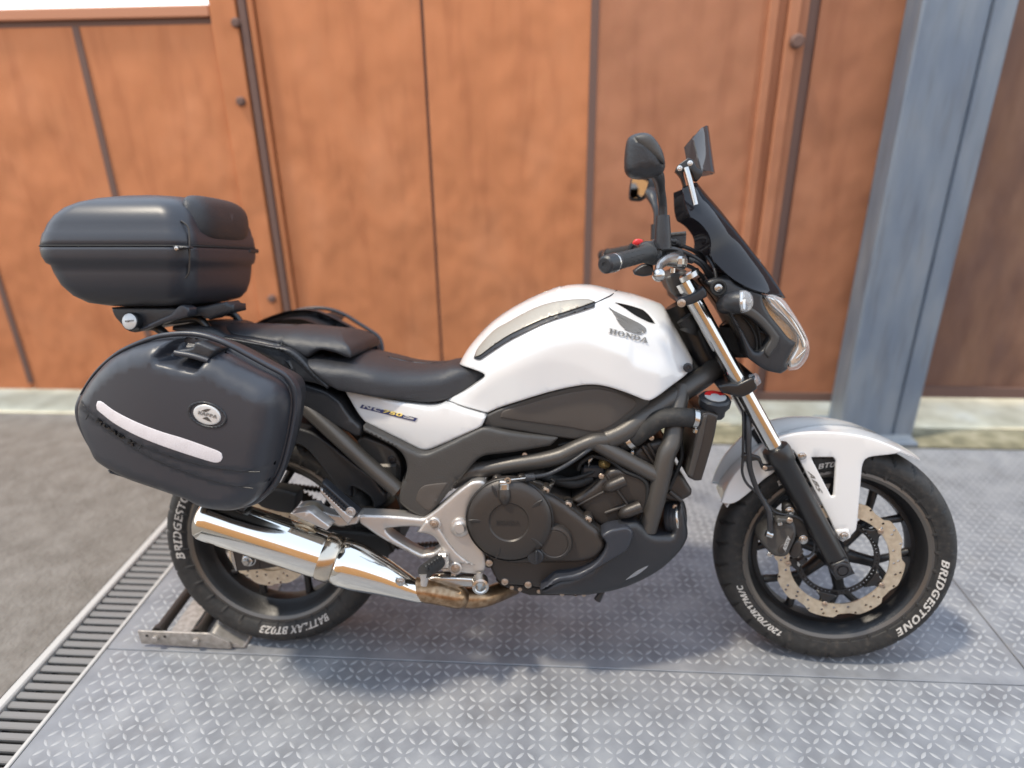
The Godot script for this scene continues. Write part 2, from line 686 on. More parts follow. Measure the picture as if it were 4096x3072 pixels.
	M.plate = tinted(mat(1, 1, 1, 0.55, 0.25), noise_tex(0.010, 25, [[0.2, 0.185, 0.193, 0.210], [0.5, 0.22, 0.229, 0.247], [0.8, 0.265, 0.273, 0.287]], 1024, 6), Vector3(0.7, 0.7, 0.7), true)
	M.bump = tinted(mat(1, 1, 1, 0.6, 0.12), noise_tex(0.010, 26, [[0.2, 0.25, 0.258, 0.27], [0.8, 0.33, 0.337, 0.345]], 512), Vector3(0.9, 0.9, 0.9), true)
	M.asphalt = tinted(grainy(mat(1, 1, 1, 0.85), grain_tex(0.08, 27, 8.0, 512), 4.0, 0.22), noise_tex(0.010, 28, [[0.2, 0.135, 0.120, 0.104], [0.5, 0.155, 0.14, 0.122], [0.8, 0.175, 0.16, 0.142]], 1024, 6), Vector3(0.8, 0.8, 0.8), true)
	M.concrete = tinted(mat(1, 1, 1, 0.85), noise_tex(0.010, 29, [[0.2, 0.50, 0.43, 0.29], [0.6, 0.62, 0.55, 0.39], [0.9, 0.68, 0.63, 0.50]], 512, 6), Vector3(0.7, 0.7, 0.7), true)
	M.mossy = tinted(mat(1, 1, 1, 0.9), noise_tex(0.012, 30, [[0.25, 0.13, 0.12, 0.075], [0.5, 0.19, 0.175, 0.11], [0.8, 0.25, 0.23, 0.16]], 512, 6), Vector3(1.2, 1.2, 1.2), true)
	M.grate = mat(0.19, 0.185, 0.18, 0.6, 0.3)
	M.kerb_metal = mat(0.44, 0.43, 0.41, 0.6, 0.2)
	var grime := noise_tex(0.010, 42, [[0.2, 0.84, 0.83, 0.82], [0.45, 0.95, 0.95, 0.95], [0.65, 1.0, 1.0, 1.0]], 1024, 6)
	worn(M.plate, grime, Vector3(0.6, 0.6, 0.6))
	worn(M.asphalt, grime, Vector3(0.55, 0.55, 0.55))
	worn(M.concrete, grime, Vector3(0.8, 0.8, 0.8))
	M.steel = tinted(mat(1, 1, 1, 0.45, 0.5), noise_tex(0.02, 31, [[0.2, 0.30, 0.28, 0.25], [0.5, 0.37, 0.34, 0.31], [0.8, 0.43, 0.40, 0.37]], 512, 6), Vector3(4, 4, 4))

# ---------------------------------------------------------------- the place
func worn(m: StandardMaterial3D, tex: Texture2D, scale: Vector3) -> void:
	m.detail_enabled = true
	m.detail_blend_mode = BaseMaterial3D.BLEND_MODE_MUL
	m.detail_albedo = tex
	m.detail_uv_layer = BaseMaterial3D.DETAIL_UV_2
	m.uv2_triplanar = true
	m.uv2_world_triplanar = true
	m.uv2_scale = scale

const WALL := -1.42

func ground() -> void:
	var s := stn()
	block(s, Vector3(0, -0.17, 0), Vector3(160, 0.2, 160), 0.0)
	structure("ground", s, M.dark)
	s = stn()
	block(s, Vector3(-40.65, -0.04, 10.8), Vector3(79.98, 0.08, 58.0 - 33.6), 0.0)
	block(s, Vector3(40.0, -0.041, 43.0), Vector3(81.0, 0.08, 40.0), 0.0)
	structure("asphalt_yard", s, M.asphalt)
	s = stn()
	block(s, Vector3(0, -0.045, -21.42), Vector3(160, 0.08, 40.0), 0.0)
	structure("concrete_yard", s, M.concrete)
	s = stn()
	block(s, Vector3(2.0, -0.035, -1.30), Vector3(5.2, 0.08, 0.17), 0.0)
	structure("mossy_ground", s, M.mossy)
	# checker plate floor: four plates with a gap between them, and raised lens marks all over
	var floor_ := Node3D.new()
	floor_.name = "steel_floor"
	add_child(floor_)
	floor_.set_meta("kind", "structure")
	for q in [[-0.485, 2.045, -1.21, 0.0888], [-0.485, 2.0458, 0.0912, 3.0], [2.0482, 4.6, -1.21, 0.0888], [2.0482, 4.6, 0.0912, 3.0], [-0.485, 4.6, 3.004, 6.0]]:
		s = stn()
		block(s, Vector3((q[0] + q[1]) / 2, -0.03, (q[2] + q[3]) / 2), Vector3(q[1] - q[0], 0.06, q[3] - q[2]), 0.002)
		part("steel_plate", s, M.plate, floor_)
	s = stn()
	var rows := []
	for i in 7:
		var u := -1.0 + i / 3.0
		var w := 0.0042 * (1.0 - u * u)
		var row := []
		for j in 5:
			var v := 1.0 - j / 2.0
			row.append(Vector3(u * 0.0135, 0.0013 * (1.0 - u * u) * (1.0 - v * v), v * w))
		rows.append(row)
	sg += 1
	for i in 6:
		for j in 4:
			quad(s, rows[i][j], rows[i + 1][j], rows[i + 1][j + 1], rows[i][j + 1])
	s.generate_normals()
	var mm := MultiMesh.new()
	mm.transform_format = MultiMesh.TRANSFORM_3D
	mm.mesh = s.commit()
	var spots: Array[Transform3D] = []
	var pitch := 0.0262
	for iz in range(-46, 70):
		for ix in range(-18, 150):
			var x := ix * pitch
			var z := iz * pitch
			if x < -0.465 or z > 1.7 or z < -1.19 or absf(x - 2.047) < 0.012 or absf(z - 0.09) < 0.012:
				continue
			spots.append(Transform3D(Basis(Vector3.UP, PI / 4 if (ix + iz) % 2 else -PI / 4), Vector3(x, 0.0, z)))
	mm.instance_count = spots.size()
	for i in spots.size():
		mm.set_instance_transform(i, spots[i])
	var mi := MultiMeshInstance3D.new()
	mi.name = "tread_bumps"
	mi.multimesh = mm
	mi.material_override = M.bump
	mi.set_meta("kind", "stuff")
	floor_.add_child(mi)
	# the drain along the floor's left edge
	var dr := thing("drain_channel", "long slotted drain grate with a pale steel edge, left of the checker plate", "drain")
	s = stn()
	block(s, Vector3(-0.642, -0.025, 0.9), Vector3(0.028, 0.06, 4.2), 0.004)
	part("edge_strip", s, M.kerb_metal, dr)
	s = stn()
	block(s, Vector3(-0.493, -0.026, 0.9), Vector3(0.012, 0.056, 4.2), 0.002)
	part("edge_strip", s, M.kerb_metal, dr)
	s = stn()
	block(s, Vector3(-0.563, -0.06, 0.9), Vector3(0.128, 0.02, 4.2), 0.0)
	part("channel_bed", s, M.dark, dr)
	var bar_mesh: Mesh = null
	for i in 66:
		var z := -1.18 + i * 0.0305
		var o: MeshInstance3D
		if bar_mesh == null:
			s = stn()
			block(s, Vector3.ZERO, Vector3(0.128, 0.012, 0.020), 0.003)
			o = part("grate_bar", s, M.grate, dr)
			bar_mesh = o.mesh
		else:
			o = part("grate_bar", bar_mesh, M.grate, dr)
		o.position = Vector3(-0.563, -0.010, z)

func sheet_of(parent: Node, called: String, x0: float, x1: float, y0: float, y1: float, m: Material, z := WALL, t := 0.012, b := 0.0012) -> MeshInstance3D:
	var s := stn()
	block(s, Vector3((x0 + x1) / 2, (y0 + y1) / 2, z - t / 2), Vector3(x1 - x0, y1 - y0, t), b)
	return part(called, s, m, parent)

func walls() -> void:
	# low gate on the left
	var g := thing("rusted_gate", "low rusted steel gate leaf under the open sky at the far left", "gate")
	var x := -3.95
	var seams := [-3.95, -3.05, -2.45, -1.79, -1.135, -0.575]
	for i in 5:
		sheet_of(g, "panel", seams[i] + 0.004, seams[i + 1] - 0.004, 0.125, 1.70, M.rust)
		if i > 0:
			sheet_of(g, "seam_strip", seams[i] - 0.014, seams[i] + 0.014, 0.16, 1.70, M.rust_dark, WALL + 0.006, 0.03)
	sheet_of(g, "top_rail", x, -0.575, 1.724, 1.765, M.rust_pale, WALL + 0.02, 0.05, 0.004)
	sheet_of(g, "rail_gap", x, -0.575, 1.700, 1.724, M.rust_dark, WALL - 0.004, 0.02)
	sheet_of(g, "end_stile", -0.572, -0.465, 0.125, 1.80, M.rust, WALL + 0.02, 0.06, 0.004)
	sheet_of(g, "backing_sheet", x, -0.50, 0.13, 1.72, M.rust_dark, WALL - 0.03)
	for y in [1.70, 1.42, 0.60]:
		var s := stn()
		lathe(s, pv([0.018, -0.01, 0.018, 0.012, 0.012, 0.02, 0, 0.02]), 14, facing(Vector3(-0.50 + (0.03 if y > 1.5 else 0.0), y, WALL + 0.02)))
		part("hinge_pin", s, M.rust_dark, g)
	# the tall plated wall in the middle
	var w := thing("rusted_wall", "tall rusted wall of welded orange steel sheets behind the motorcycle", "wall")
	var edges := [-0.40, 0.252, 0.910, 1.535]
	for i in 3:
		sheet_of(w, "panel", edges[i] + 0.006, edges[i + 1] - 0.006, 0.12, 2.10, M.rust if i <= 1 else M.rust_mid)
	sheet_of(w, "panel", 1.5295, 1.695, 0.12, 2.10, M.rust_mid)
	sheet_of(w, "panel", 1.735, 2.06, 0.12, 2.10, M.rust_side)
	sheet_of(w, "panel", -0.460, -0.400, 0.12, 2.10, M.rust_dark, WALL - 0.02)
	sheet_of(w, "seam_strip", 0.238, 0.262, 0.12, 2.10, M.rust_dark, WALL - 0.010, 0.03)
	sheet_of(w, "seam_strip", 0.894, 0.924, 0.12, 2.10, M.rust_dark, WALL + 0.004, 0.03)
	sheet_of(w, "stile", 1.545, 1.582, 0.12, 2.10, M.rust_mid, WALL + 0.022, 0.05, 0.006)
	sheet_of(w, "stile", 1.615, 1.660, 0.12, 2.10, M.rust_mid, WALL + 0.03, 0.05, 0.006)
	sheet_of(w, "seam_strip", 1.694, 1.736, 0.12, 2.10, M.rust_dark, WALL - 0.012, 0.03)
	sheet_of(w, "post", -0.452, -0.424, 0.02, 2.10, M.rust_dark, WALL + 0.030, 0.07, 0.004)
	sheet_of(w, "post", -0.421, -0.400, 0.02, 2.10, M.rust, WALL + 0.022, 0.06, 0.004)
	sheet_of(w, "backing_sheet", -0.46, 2.06, 0.13, 2.09, M.rust_dark, WALL - 0.045)
	sheet_of(w, "bottom_rail", -0.395, 2.06, 0.122, 0.165, M.rust_dark, WALL + 0.006, 0.03)
	var lock := stn()
	lathe(lock, pv([0.026, -0.01, 0.026, 0.012, 0.018, 0.022, 0, 0.022]), 16, facing(Vector3(1.655, 1.60, WALL + 0.03)))
	part("lock", lock, M.rust_dark, w)
	# steel column
	var c := thing("steel_column", "grey painted steel column standing on a base plate, right of the motorcycle", "column")
	var s2 := stn()
	block(s2, Vector3(2.150, 1.10, WALL + 0.07), Vector3(0.232, 2.2, 0.14), 0.008)
	part("face", s2, M.beam, c)
	s2 = stn()
	block(s2, Vector3(2.316, 1.10, WALL + 0.062), Vector3(0.088, 2.2, 0.14), 0.008)
	part("flange", s2, M.beam, c)
	s2 = stn()
	block(s2, Vector3(2.269, 1.10, WALL + 0.05), Vector3(0.010, 2.2, 0.12), 0.001)
	part("web", s2, M.beam, c)
	s2 = stn()
	block(s2, Vector3(2.17, 0.014, WALL + 0.08), Vector3(0.36, 0.02, 0.26), 0.004)
	part("base_plate", s2, M.beam, c)
	var r := thing("brown_panel_wall", "dark brown rusted steel panel at the far right, beyond the grey column", "wall")
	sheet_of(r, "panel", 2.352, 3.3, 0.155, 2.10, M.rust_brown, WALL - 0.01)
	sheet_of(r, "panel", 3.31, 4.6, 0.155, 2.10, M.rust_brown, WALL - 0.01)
	sheet_of(r, "bottom_rail", 2.352, 4.6, 0.150, 0.20, M.rust_dark, WALL + 0.004, 0.03)
	# the far side of the yard, seen only in chrome and paint
	var f := thing("yard_fence", "low rusted steel fence across the yard, mirrored as an orange stripe in the silencer", "fence")
	for i in 12:
		sheet_of(f, "panel", -9.0 + i * 1.5, -7.508 + i * 1.5, 0.05, 2.5, M.orange, 4.6, 0.02)

# ---------------------------------------------------------------- the motorcycle
func lean_root(o: Node3D) -> void:
	o.rotation = Vector3(-LEAN, 0, 0)

func groove(count: int, skew: float, half: float) -> Callable:
	return func(a: float, r: float, z: float) -> float:
		var t := absf(z) / half
		if t < 0.30 or t > 0.93:
			return r
		var u := a * count / TAU + t * skew + (0.5 if z < 0.0 else 0.0)
		var ph := u - floorf(u)
		var lo := 0.30 + 0.22 * fmod(floorf(u) + 400.0, 2.0)
		return r - (0.006 if ph < 0.11 and t > lo else 0.0)

func wheel(parent: Node3D, at: Vector3, xf: Transform3D, tyre_r: float, half: float, rim_half: float, size: float, arms: int, a0: float, grooves: int) -> MeshInstance3D:
	var base := xf * Transform3D(Basis(), at)
	var rk := func(v: Vector2) -> Vector2: return Vector2(v.x * size, v.y)
	var s := stn()
	var h := rim_half
	lathe(s, pv([0.228, -h + 0.006, 0.2345, -h, 0.2345, -h - 0.003, 0.229, -h - 0.005, 0.222, -h + 0.002, 0.212, -h + 0.012, 0.203, -h + 0.03, 0.191, -0.022, 0.188, 0.0, 0.191, 0.022, 0.203, h - 0.03, 0.212, h - 0.012, 0.222, h - 0.002, 0.229, h + 0.005, 0.2345, h + 0.003, 0.2345, h, 0.228, h - 0.006]).map(rk), 120)
	# spokes that fork before the rim
	for i in arms:
		var a := a0 + TAU * i / arms
		var mid := Vector3(0.118 * cos(a), 0.118 * sin(a), 0.004)
		tube(s, [Vector3(0.03 * cos(a), 0.03 * sin(a), 0.008), Vector3(0.07 * cos(a), 0.07 * sin(a), 0.008), mid], [0.020, 0.016, 0.014], 12)
		for k in [-1, 1]:
			var b: float = a + k * 0.27
			tube(s, [mid - Vector3(0.012 * cos(a), 0.012 * sin(a), 0), Vector3(0.15 * cos(a + k * 0.17), 0.15 * sin(a + k * 0.17), 0.003), Vector3(0.194 * cos(b), 0.194 * sin(b), 0.0)], [0.0125, 0.0095, 0.0115], 10)
	lathe(s, pv([0, -0.05, 0.03, -0.05, 0.03, -0.02, 0.042, -0.018, 0.042, 0.02, 0.034, 0.03, 0.030, 0.055, 0, 0.055]), 32)
	var w := part("wheel", s, M.wheel, parent, base)
	s = stn()
	lathe(s, pv([0.2205, h + 0.0015, 0.2285, h + 0.0062, 0.2352, h + 0.0042, 0.2352, h + 0.001]).map(rk), 120)
	part("rim_lip", s, M.rim_edge, w)
	s = stn()
	var prof := tyre_profile(tyre_r, half, h, size)
	lathe(s, prof, 900, Transform3D(), 0.0, TAU, groove(grooves, 0.55, half))
	part("tyre", s, M.rubber, w)
	return w

func tyre_profile(tyre_r: float, half: float, h: float, k: float) -> Array:
	var side := [[0.229, h - 0.002], [0.2365, h + 0.0045], [0.240, h + 0.005], [0.2415, h + 0.0075]]
	var prof := []
	for q in side:
		prof.append(Vector2(q[0] * k, q[1]))
	var rs := tyre_r - 0.2415 * k
	for i in 13:
		var t := i / 12.0
		# a rounded crown over a bulging flank
		var ang := t * PI / 2
		var zz := lerpf(h + 0.0075, half, sin(minf(1.0, t * 3.0) * PI / 2)) if t < 0.34 else half * cos((t - 0.34) / 0.66 * PI / 2)
		var rr := 0.2415 * k + rs * (0.42 * t / 0.34 if t < 0.34 else 0.42 + 0.58 * sin((t - 0.34) / 0.66 * PI / 2))
		if i > 0:
			prof.append(Vector2(rr, zz))
	var back := prof.duplicate()
	var all := []
	for q: Vector2 in back:
		all.append(Vector2(q.x, -q.y))
	back.reverse()
	for q: Vector2 in back.slice(1):
		all.append(q)
	return all

func tyre_text(w: Node3D, text: String, a: float, r0: float, h: float, prof: Array, spread := 1.0, ink: Material = null) -> void:
	var s := stn()
	var place := func(x: float, y: float, z: float) -> Vector3:
		var r := r0 + h * y
		var ang := a - x * h * spread / (r0 + h * 0.5)
		var zz := 0.0
		for i in prof.size() - 1:
			var p: Vector2 = prof[i]
			var q: Vector2 = prof[i + 1]
			if p.y > 0.0 and q.y > 0.0 and r <= p.x and r >= q.x:
				zz = lerpf(p.y, q.y, (p.x - r) / maxf(1e-6, p.x - q.x))
		return Vector3(r * cos(ang), r * sin(ang), zz + 0.0012 * (z - 0.4))
	lettering(s, text, "sans heavy", place, 0.0, 0.25)
	part("lettering", s, ink if ink else M.tyre_letter, w)

func disc_shape(outer: float, inner: float, waves: int, bite: float, holes: int) -> SurfaceTool:
	var s := stn()
	var rim := PackedVector2Array()
	for i in 180:
		var a := TAU * i / 180
		var u := a * waves / TAU
		var ph := u - floorf(u)
		rim.append(Vector2(cos(a), sin(a)) * (outer - bite * smoothstep(0.0, 0.12, ph) * (1.0 - smoothstep(0.30, 0.55, ph))))
	var cut: Array = [oval(0, 0, inner, inner, 0.0, 96)]
	for i in holes:
		var a := TAU * i / holes
		for j in 3:
			if (i + j) % 3 == 2:
				continue
			var r: float = inner + (outer - inner) * (0.28 + 0.27 * j)
			cut.append(oval(r * cos(a + j * 0.05), r * sin(a + j * 0.05), 0.0036, 0.0036, 0.0, 8))
	panel(s, rim, -0.002, flat_z(0.0025), 0.0, 0.0, 0.0, false, cut)
	return s

func motorcycle() -> void:
	bike = thing("motorcycle", "white naked motorcycle with black seat, leaning on its stand on the checker plate", "motorcycle")
	lean_root(bike)
	front_end()
	bodywork()
	engine()
	rear_end()

func front_end() -> void:
	var hub := Vector3(1.525, 0.3035, 0.0)
	var fw := wheel(bike, hub, FORK, 0.3075, 0.0605, 0.048, 1.02, 6, 0.80, 30)
	var prof := tyre_profile(0.3075, 0.0605, 0.048, 1.02)
	tyre_text(fw, "BRIDGESTONE", 0.05, 0.2535, 0.0190, prof, 1.42)
	tyre_text(fw, "SPORT TOURING", 1.25, 0.2530, 0.0100, prof, 1.2, M.rubber)
	tyre_text(fw, "120/70ZR17M/C", -2.06, 0.2525, 0.0150, prof, 1.25)
	tyre_text(fw, "BATTLAX BT023", 2.27, 0.2525, 0.0150, prof, 1.2)
	var d := part("brake_disc", disc_shape(0.162, 0.124, 8, 0.010, 24), M.disc, fw, Transform3D(Basis(), Vector3(0, 0, 0.066)))
	var s := stn()
	# carrier: toothed speed ring with five lugs out to the disc
	var cut: Array = []
	for i in 60:
		var a := TAU * i / 60
		cut.append(oval(0.0985 * cos(a), 0.0985 * sin(a), 0.0030, 0.0020, a, 8))
	cut.append(oval(0, 0, 0.0915, 0.0915, 0.0, 72))
	panel(s, oval(0, 0, 0.106, 0.106, 0.0, 96), 0.050, flat_z(0.0535), 0.0, 0.0, 0.0, false, cut)
	part("speed_ring", s, M.black_paint, fw)
	for i in 5:
		var a := 0.75 + TAU * i / 5
		s = stn()
		var e1 := Vector2(cos(a), sin(a))
		var e2 := Vector2(-e1.y, e1.x)
		var arm := []
		for q in [[0.098, 0.030], [0.116, 0.012], [0.131, 0.011], [0.131, -0.011], [0.116, -0.012], [0.098, -0.030]]:
			var v: Vector2 = e1 * q[0] + e2 * q[1]
			arm.append_array([v.x, v.y, v.x, v.y])
		plate(s, arm, 0.054, 0.066, 0.002)
		part("disc_carrier_arm", s, M.black_paint, fw)
		bolt(fw, Vector3(e1.x * 0.127, e1.y * 0.127, 0.0695), 0.0062, M.bolt)
	# fork legs
	for side in [1.0, -1.0]:
		var top := Vector3(1.1038, 1.0291, 0.105 * side)
		var seal := Vector3(1.3312, 0.6144, 0.105 * side)
		var foot := Vector3(1.5208, 0.2959, 0.105 * side)
		var ax := (seal - foot).normalized()
		s = stn()
		var len_ := seal.distance_to(foot)
		lathe(s, pv([0, -0.008, 0.020, -0.008, 0.024, 0.0, 0.0265, 0.03, 0.0275, len_ * 0.5, 0.0285, len_ - 0.05, 0.033, len_ - 0.042, 0.0345, len_ - 0.012, 0.032, len_ - 0.001, 0.024, len_ + 0.004, 0.0205, len_ + 0.004]), 36, facing(foot, ax))
		var leg := part("fork_leg", s, M.black_paint, bike, FORK)
		s = stn()
		lathe(s, pv([0.0205, len_ - 0.02, 0.0205, top.distance_to(foot), 0, top.distance_to(foot)]), 40, facing(foot, ax))
		part("chrome_tube", s, M.chrome, leg)
		if side > 0:
			s = stn()
			plate(s, [1.4822, 0.3202, 1.4822, 0.3202, 1.5197, 0.3407, 1.5197, 0.3407, 1.5425, 0.3007, 1.5425, 0.3007, 1.5022, 0.2787, 1.5022, 0.2787], 0.085, 0.134, 0.004)
			part("axle_clamp", s, M.black_paint, leg)
			s = stn()
			lathe(s, pv([0.021, 0, 0.021, 0.004, 0.018, 0.006, 0.0145, 0.006, 0.0135, 0.003, 0.0105, 0.003, 0.0105, 0.007, 0, 0.007]), 28, facing(Vector3(1.5098, 0.31, 0.133)))
			part("axle_cap", s, M.black, leg)
	# fender: arched skin with flat cheeks
	s = stn()
	var sect := []
	for i in 13:
		var t := -1.0 + i / 6.0
		sect.append([t * 0.0775, 0.322 + 0.006 * sqrt(maxf(0.0, 1.0 - t * t * 0.97)) - 0.002])
	var rows := []
	var fc := hub + Vector3(0.0, 0.0, 0)
	for i in 41:
		var a := deg_to_rad(lerpf(58.5, 155.0, i / 40.0))
		var tip := smoothstep(52.0, 68.0, rad_to_deg(a))
		var row := []
		for q in sect:
			var r: float = q[1] + 0.004
			row.append(fc + Vector3(r * cos(a), r * sin(a), q[0] * (0.45 + 0.55 * sqrt(tip))))
		rows.append(row)
	sheet(s, rows, 0.003)
	var fender := part("front_fender", s, M.white, bike, FORK)
	for side in 2:
		flip = side == 1
		s = stn()
		var hole := ol([1.4298, 0.5839, 1.4298, 0.5839, 1.4808, 0.5859, 1.4808, 0.5859, 1.4886, 0.5758, 1.4922, 0.4836, 1.4922, 0.4836, 1.4867, 0.4812, 1.4867, 0.4812, 1.4324, 0.5757, 1.4324, 0.5757], 0.01)
		panel(s, ol([1.2164, 0.452, 1.2164, 0.452, 1.2247, 0.484, 1.2412, 0.5243, 1.2712, 0.568, 1.3144, 0.6149, 1.3587, 0.6372, 1.4185, 0.6496, 1.4936, 0.6501, 1.5616, 0.6403, 1.6193, 0.62, 1.6395, 0.6105, 1.6376, 0.6043, 1.6376, 0.6043, 1.6215, 0.5992, 1.5741, 0.5912, 1.5581, 0.5836, 1.5526, 0.5639, 1.5542, 0.4992, 1.5557, 0.4184, 1.555, 0.3947, 1.555, 0.3947, 1.5426, 0.3767, 1.5426, 0.3767, 1.534, 0.3935, 1.534, 0.3935, 1.5046, 0.3907, 1.5046, 0.3907, 1.5181, 0.3622, 1.5181, 0.3622, 1.5133, 0.3685, 1.5133, 0.3685, 1.4839, 0.4276, 1.443, 0.4983, 1.389, 0.5927, 1.3651, 0.6043, 1.3465, 0.547, 1.3175, 0.5191, 1.2885, 0.4869, 1.2588, 0.4588, 1.2396, 0.45], 0.01), 0.070, flat_z(0.080), 0.004, 0.004, 0.02, false, [hole])
		part("cheek", s, M.white, fender)
	flip = false
	s = stn()
	plate(s, [1.5031, 0.3936, 1.5031, 0.3936, 1.5334, 0.3983, 1.5334, 0.3983, 1.5414, 0.3827, 1.5414, 0.3827, 1.5406, 0.3753, 1.5406, 0.3753, 1.5233, 0.3631, 1.5233, 0.3631, 1.516, 0.367, 1.516, 0.367], 0.076, 0.086, 0.003)
	part("mounting_tab", s, M.white, fender)
	bolt(fender, Vector3(1.5236, 0.3805, 0.086), 0.0095, M.silver)
	bolt(fender, Vector3(1.4056, 0.5874, 0.081), 0.0085, M.silver)
	flat_text(fender, "lettering", "ABS", "sans", Vector2(1.4214, 0.5492), Vector2(0.0289, -0.051), Vector2(0.0077, 0.0049), flat_z(0.0805), 0.0012, M.decal, 0.25)
	# caliper with its bracket, hose and sensor lead
	s = stn()
	panel(s, ol([1.3104, 0.3686, 1.3117, 0.3919, 1.3222, 0.4106, 1.3321, 0.4374, 1.3479, 0.4431, 1.3479, 0.4431, 1.3661, 0.4359, 1.3857, 0.4287, 1.3857, 0.4287, 1.392, 0.4127, 1.3919, 0.3897, 1.3849, 0.3662, 1.3751, 0.3407, 1.3592, 0.334, 1.3592, 0.334, 1.3442, 0.3355, 1.33, 0.3464], 0.006), 0.07, lin_z(1.3533, 0.3886, 0.132, 0.25, -0.1), 0.014, 0.014, 0.012)
	var cal := part("brake_caliper", s, M.grey_plastic, bike, FORK)
	s = stn()
	panel(s, ol([1.3514, 0.3482, 1.3531, 0.3648, 1.3667, 0.3787, 1.3783, 0.399, 1.386, 0.4125, 1.3869, 0.3897, 1.3773, 0.3563, 1.3636, 0.3439], 0.006), 0.12, flat_z(0.139), 0.006, 0.006, 0.012)
	part("piston_housing", s, M.engine, cal)
	flat_text(cal, "lettering", "NISSIN", "sans", Vector2(1.3687, 0.3541), Vector2(0.0092, 0.0324), Vector2(-0.0084, 0.0033), flat_z(0.1385), 0.002, M.badge, 0.2)
	s = stn()
	plate(s, [1.3676, 0.46, 1.3676, 0.46, 1.3819, 0.4673, 1.401, 0.4518, 1.4206, 0.4297, 1.4322, 0.3972, 1.4378, 0.3675, 1.4378, 0.3675, 1.4267, 0.3568, 1.4078, 0.3692, 1.3937, 0.3951, 1.3861, 0.4147, 1.3697, 0.4337], 0.075, 0.10, 0.006)
	part("caliper_bracket", s, M.engine_dark, cal)
	s = stn()
	plate(s, [1.3442, 0.4427, 1.3618, 0.441, 1.3732, 0.4442, 1.3812, 0.4349, 1.3761, 0.4266, 1.3626, 0.4307, 1.3454, 0.4266, 1.3375, 0.4343], 0.11, 0.142, 0.005)
	part("caliper_arm", s, M.grey_plastic, cal)
	s = stn()
	plate(s, [1.3894, 0.3641, 1.3894, 0.3641, 1.4016, 0.378, 1.4115, 0.3653, 1.4161, 0.3456, 1.4161, 0.3456, 1.4057, 0.3283, 1.3938, 0.3276, 1.3856, 0.3372], 0.10, 0.122, 0.006)
	part("pad_housing", s, M.engine, cal)
	for q in [Vector3(1.3816, 0.4461, 0.102), Vector3(1.4205, 0.3715, 0.102)]:
		bolt(cal, q, 0.0095, M.silver)
	bolt(cal, Vector3(1.3714, 0.4389, 0.143), 0.006, M.bolt)
	bolt(cal, Vector3(1.3371, 0.3343, 0.12), 0.006, M.silver)
	s = stn()
	tube(s, pv3([1.318, 0.4006, 0.14, 1.333, 0.3965, 0.14]), 0.008)
	tube(s, pv3([1.3464, 0.4353, 0.145, 1.3484, 0.4282, 0.145]), 0.007)
	part("banjo_bolt", s, M.silver, cal)
	s = stn()
	plate(s, [1.4216, 0.3295, 1.4216, 0.3295, 1.4282, 0.3333, 1.4333, 0.3267, 1.4333, 0.3267, 1.4302, 0.3094, 1.4281, 0.2869, 1.4248, 0.2826, 1.4198, 0.2881, 1.4197, 0.3071], 0.066, 0.076, 0.002)
	part("sensor_bracket", s, M.silver, cal)
	s = stn()
	tube(s, pv3([1.4296, 0.2998, 0.08, 1.4316, 0.3144, 0.085, 1.443, 0.3226, 0.09, 1.4508, 0.3374, 0.095, 1.4503, 0.3599, 0.1, 1.4443, 0.3779, 0.1, 1.4306, 0.3994, 0.105, 1.4153, 0.4238, 0.11, 1.395, 0.438, 0.115, 1.3668, 0.4436, 0.12, 1.3397, 0.4504, 0.12, 1.3267, 0.4661, 0.12]), 0.0032, 8)
	tube(s, pv3([1.4241, 0.3115, 0.08, 1.434, 0.3018, 0.08]), 0.012)
	part("speed_sensor_lead", s, M.black, cal)
	s = stn()
	tube(s, pv3([1.2773, 0.7082, 0.06, 1.2638, 0.7024, 0.09, 1.2634, 0.6589, 0.11, 1.267, 0.5926, 0.12, 1.2755, 0.5516, 0.12, 1.294, 0.5066, 0.12, 1.3123, 0.4758, 0.125, 1.3228, 0.4573, 0.13, 1.3264, 0.4343, 0.135, 1.3284, 0.3996, 0.14]), [0.0085, 0.0085, 0.0085, 0.0075, 0.0065, 0.0065, 0.0065, 0.0075, 0.0075, 0.0065], 12)
	part("brake_hose", s, M.black, bike, FORK)
	s = stn()
	tube(s, pv3([1.2502, 0.7045, 0.1, 1.2523, 0.6545, 0.11, 1.2535, 0.5838, 0.12, 1.2546, 0.5507, 0.12, 1.268, 0.5221, 0.12, 1.2946, 0.4982, 0.12, 1.3158, 0.4802, 0.125]), 0.0035, 8)
	part("sensor_cable", s, M.black, bike, FORK)
	s = stn()
	plate(s, [1.2515, 0.5961, 1.2515, 0.5961, 1.2626, 0.6014, 1.2781, 0.5971, 1.2955, 0.5916, 1.3044, 0.5735, 1.3327, 0.5746, 1.3327, 0.5746, 1.3325, 0.5623, 1.3325, 0.5623, 1.3094, 0.5564, 1.2995, 0.563, 1.2904, 0.5832, 1.2772, 0.5827, 1.2545, 0.5797], 0.11, 0.124, 0.003)
	var hb := part("hose_bracket", s, M.black_paint, bike, FORK)
	bolt(hb, Vector3(1.3068, 0.5662, 0.125), 0.005, M.bolt)
	# yokes and head
	s = stn()
	plate(s, [1.1792, 0.7735, 1.1792, 0.7735, 1.1998, 0.7791, 1.2255, 0.7797, 1.2255, 0.7797, 1.244, 0.7903, 1.2649, 0.8008, 1.2649, 0.8008, 1.2726, 0.769, 1.2726, 0.769, 1.2529, 0.7533, 1.2326, 0.7449, 1.2326, 0.7449, 1.2145, 0.7505, 1.1899, 0.756, 1.1899, 0.756], -0.14, 0.137, 0.006)
	var lower := part("lower_yoke", s, M.black_paint, bike, FORK)
	s = stn()
	tube(s, pv3([1.2624, 0.785, 0.12, 1.275, 0.793, 0.125]), [0.017, 0.014], 16)
	part("side_reflector", s, M.lens, lower)
	s = stn()
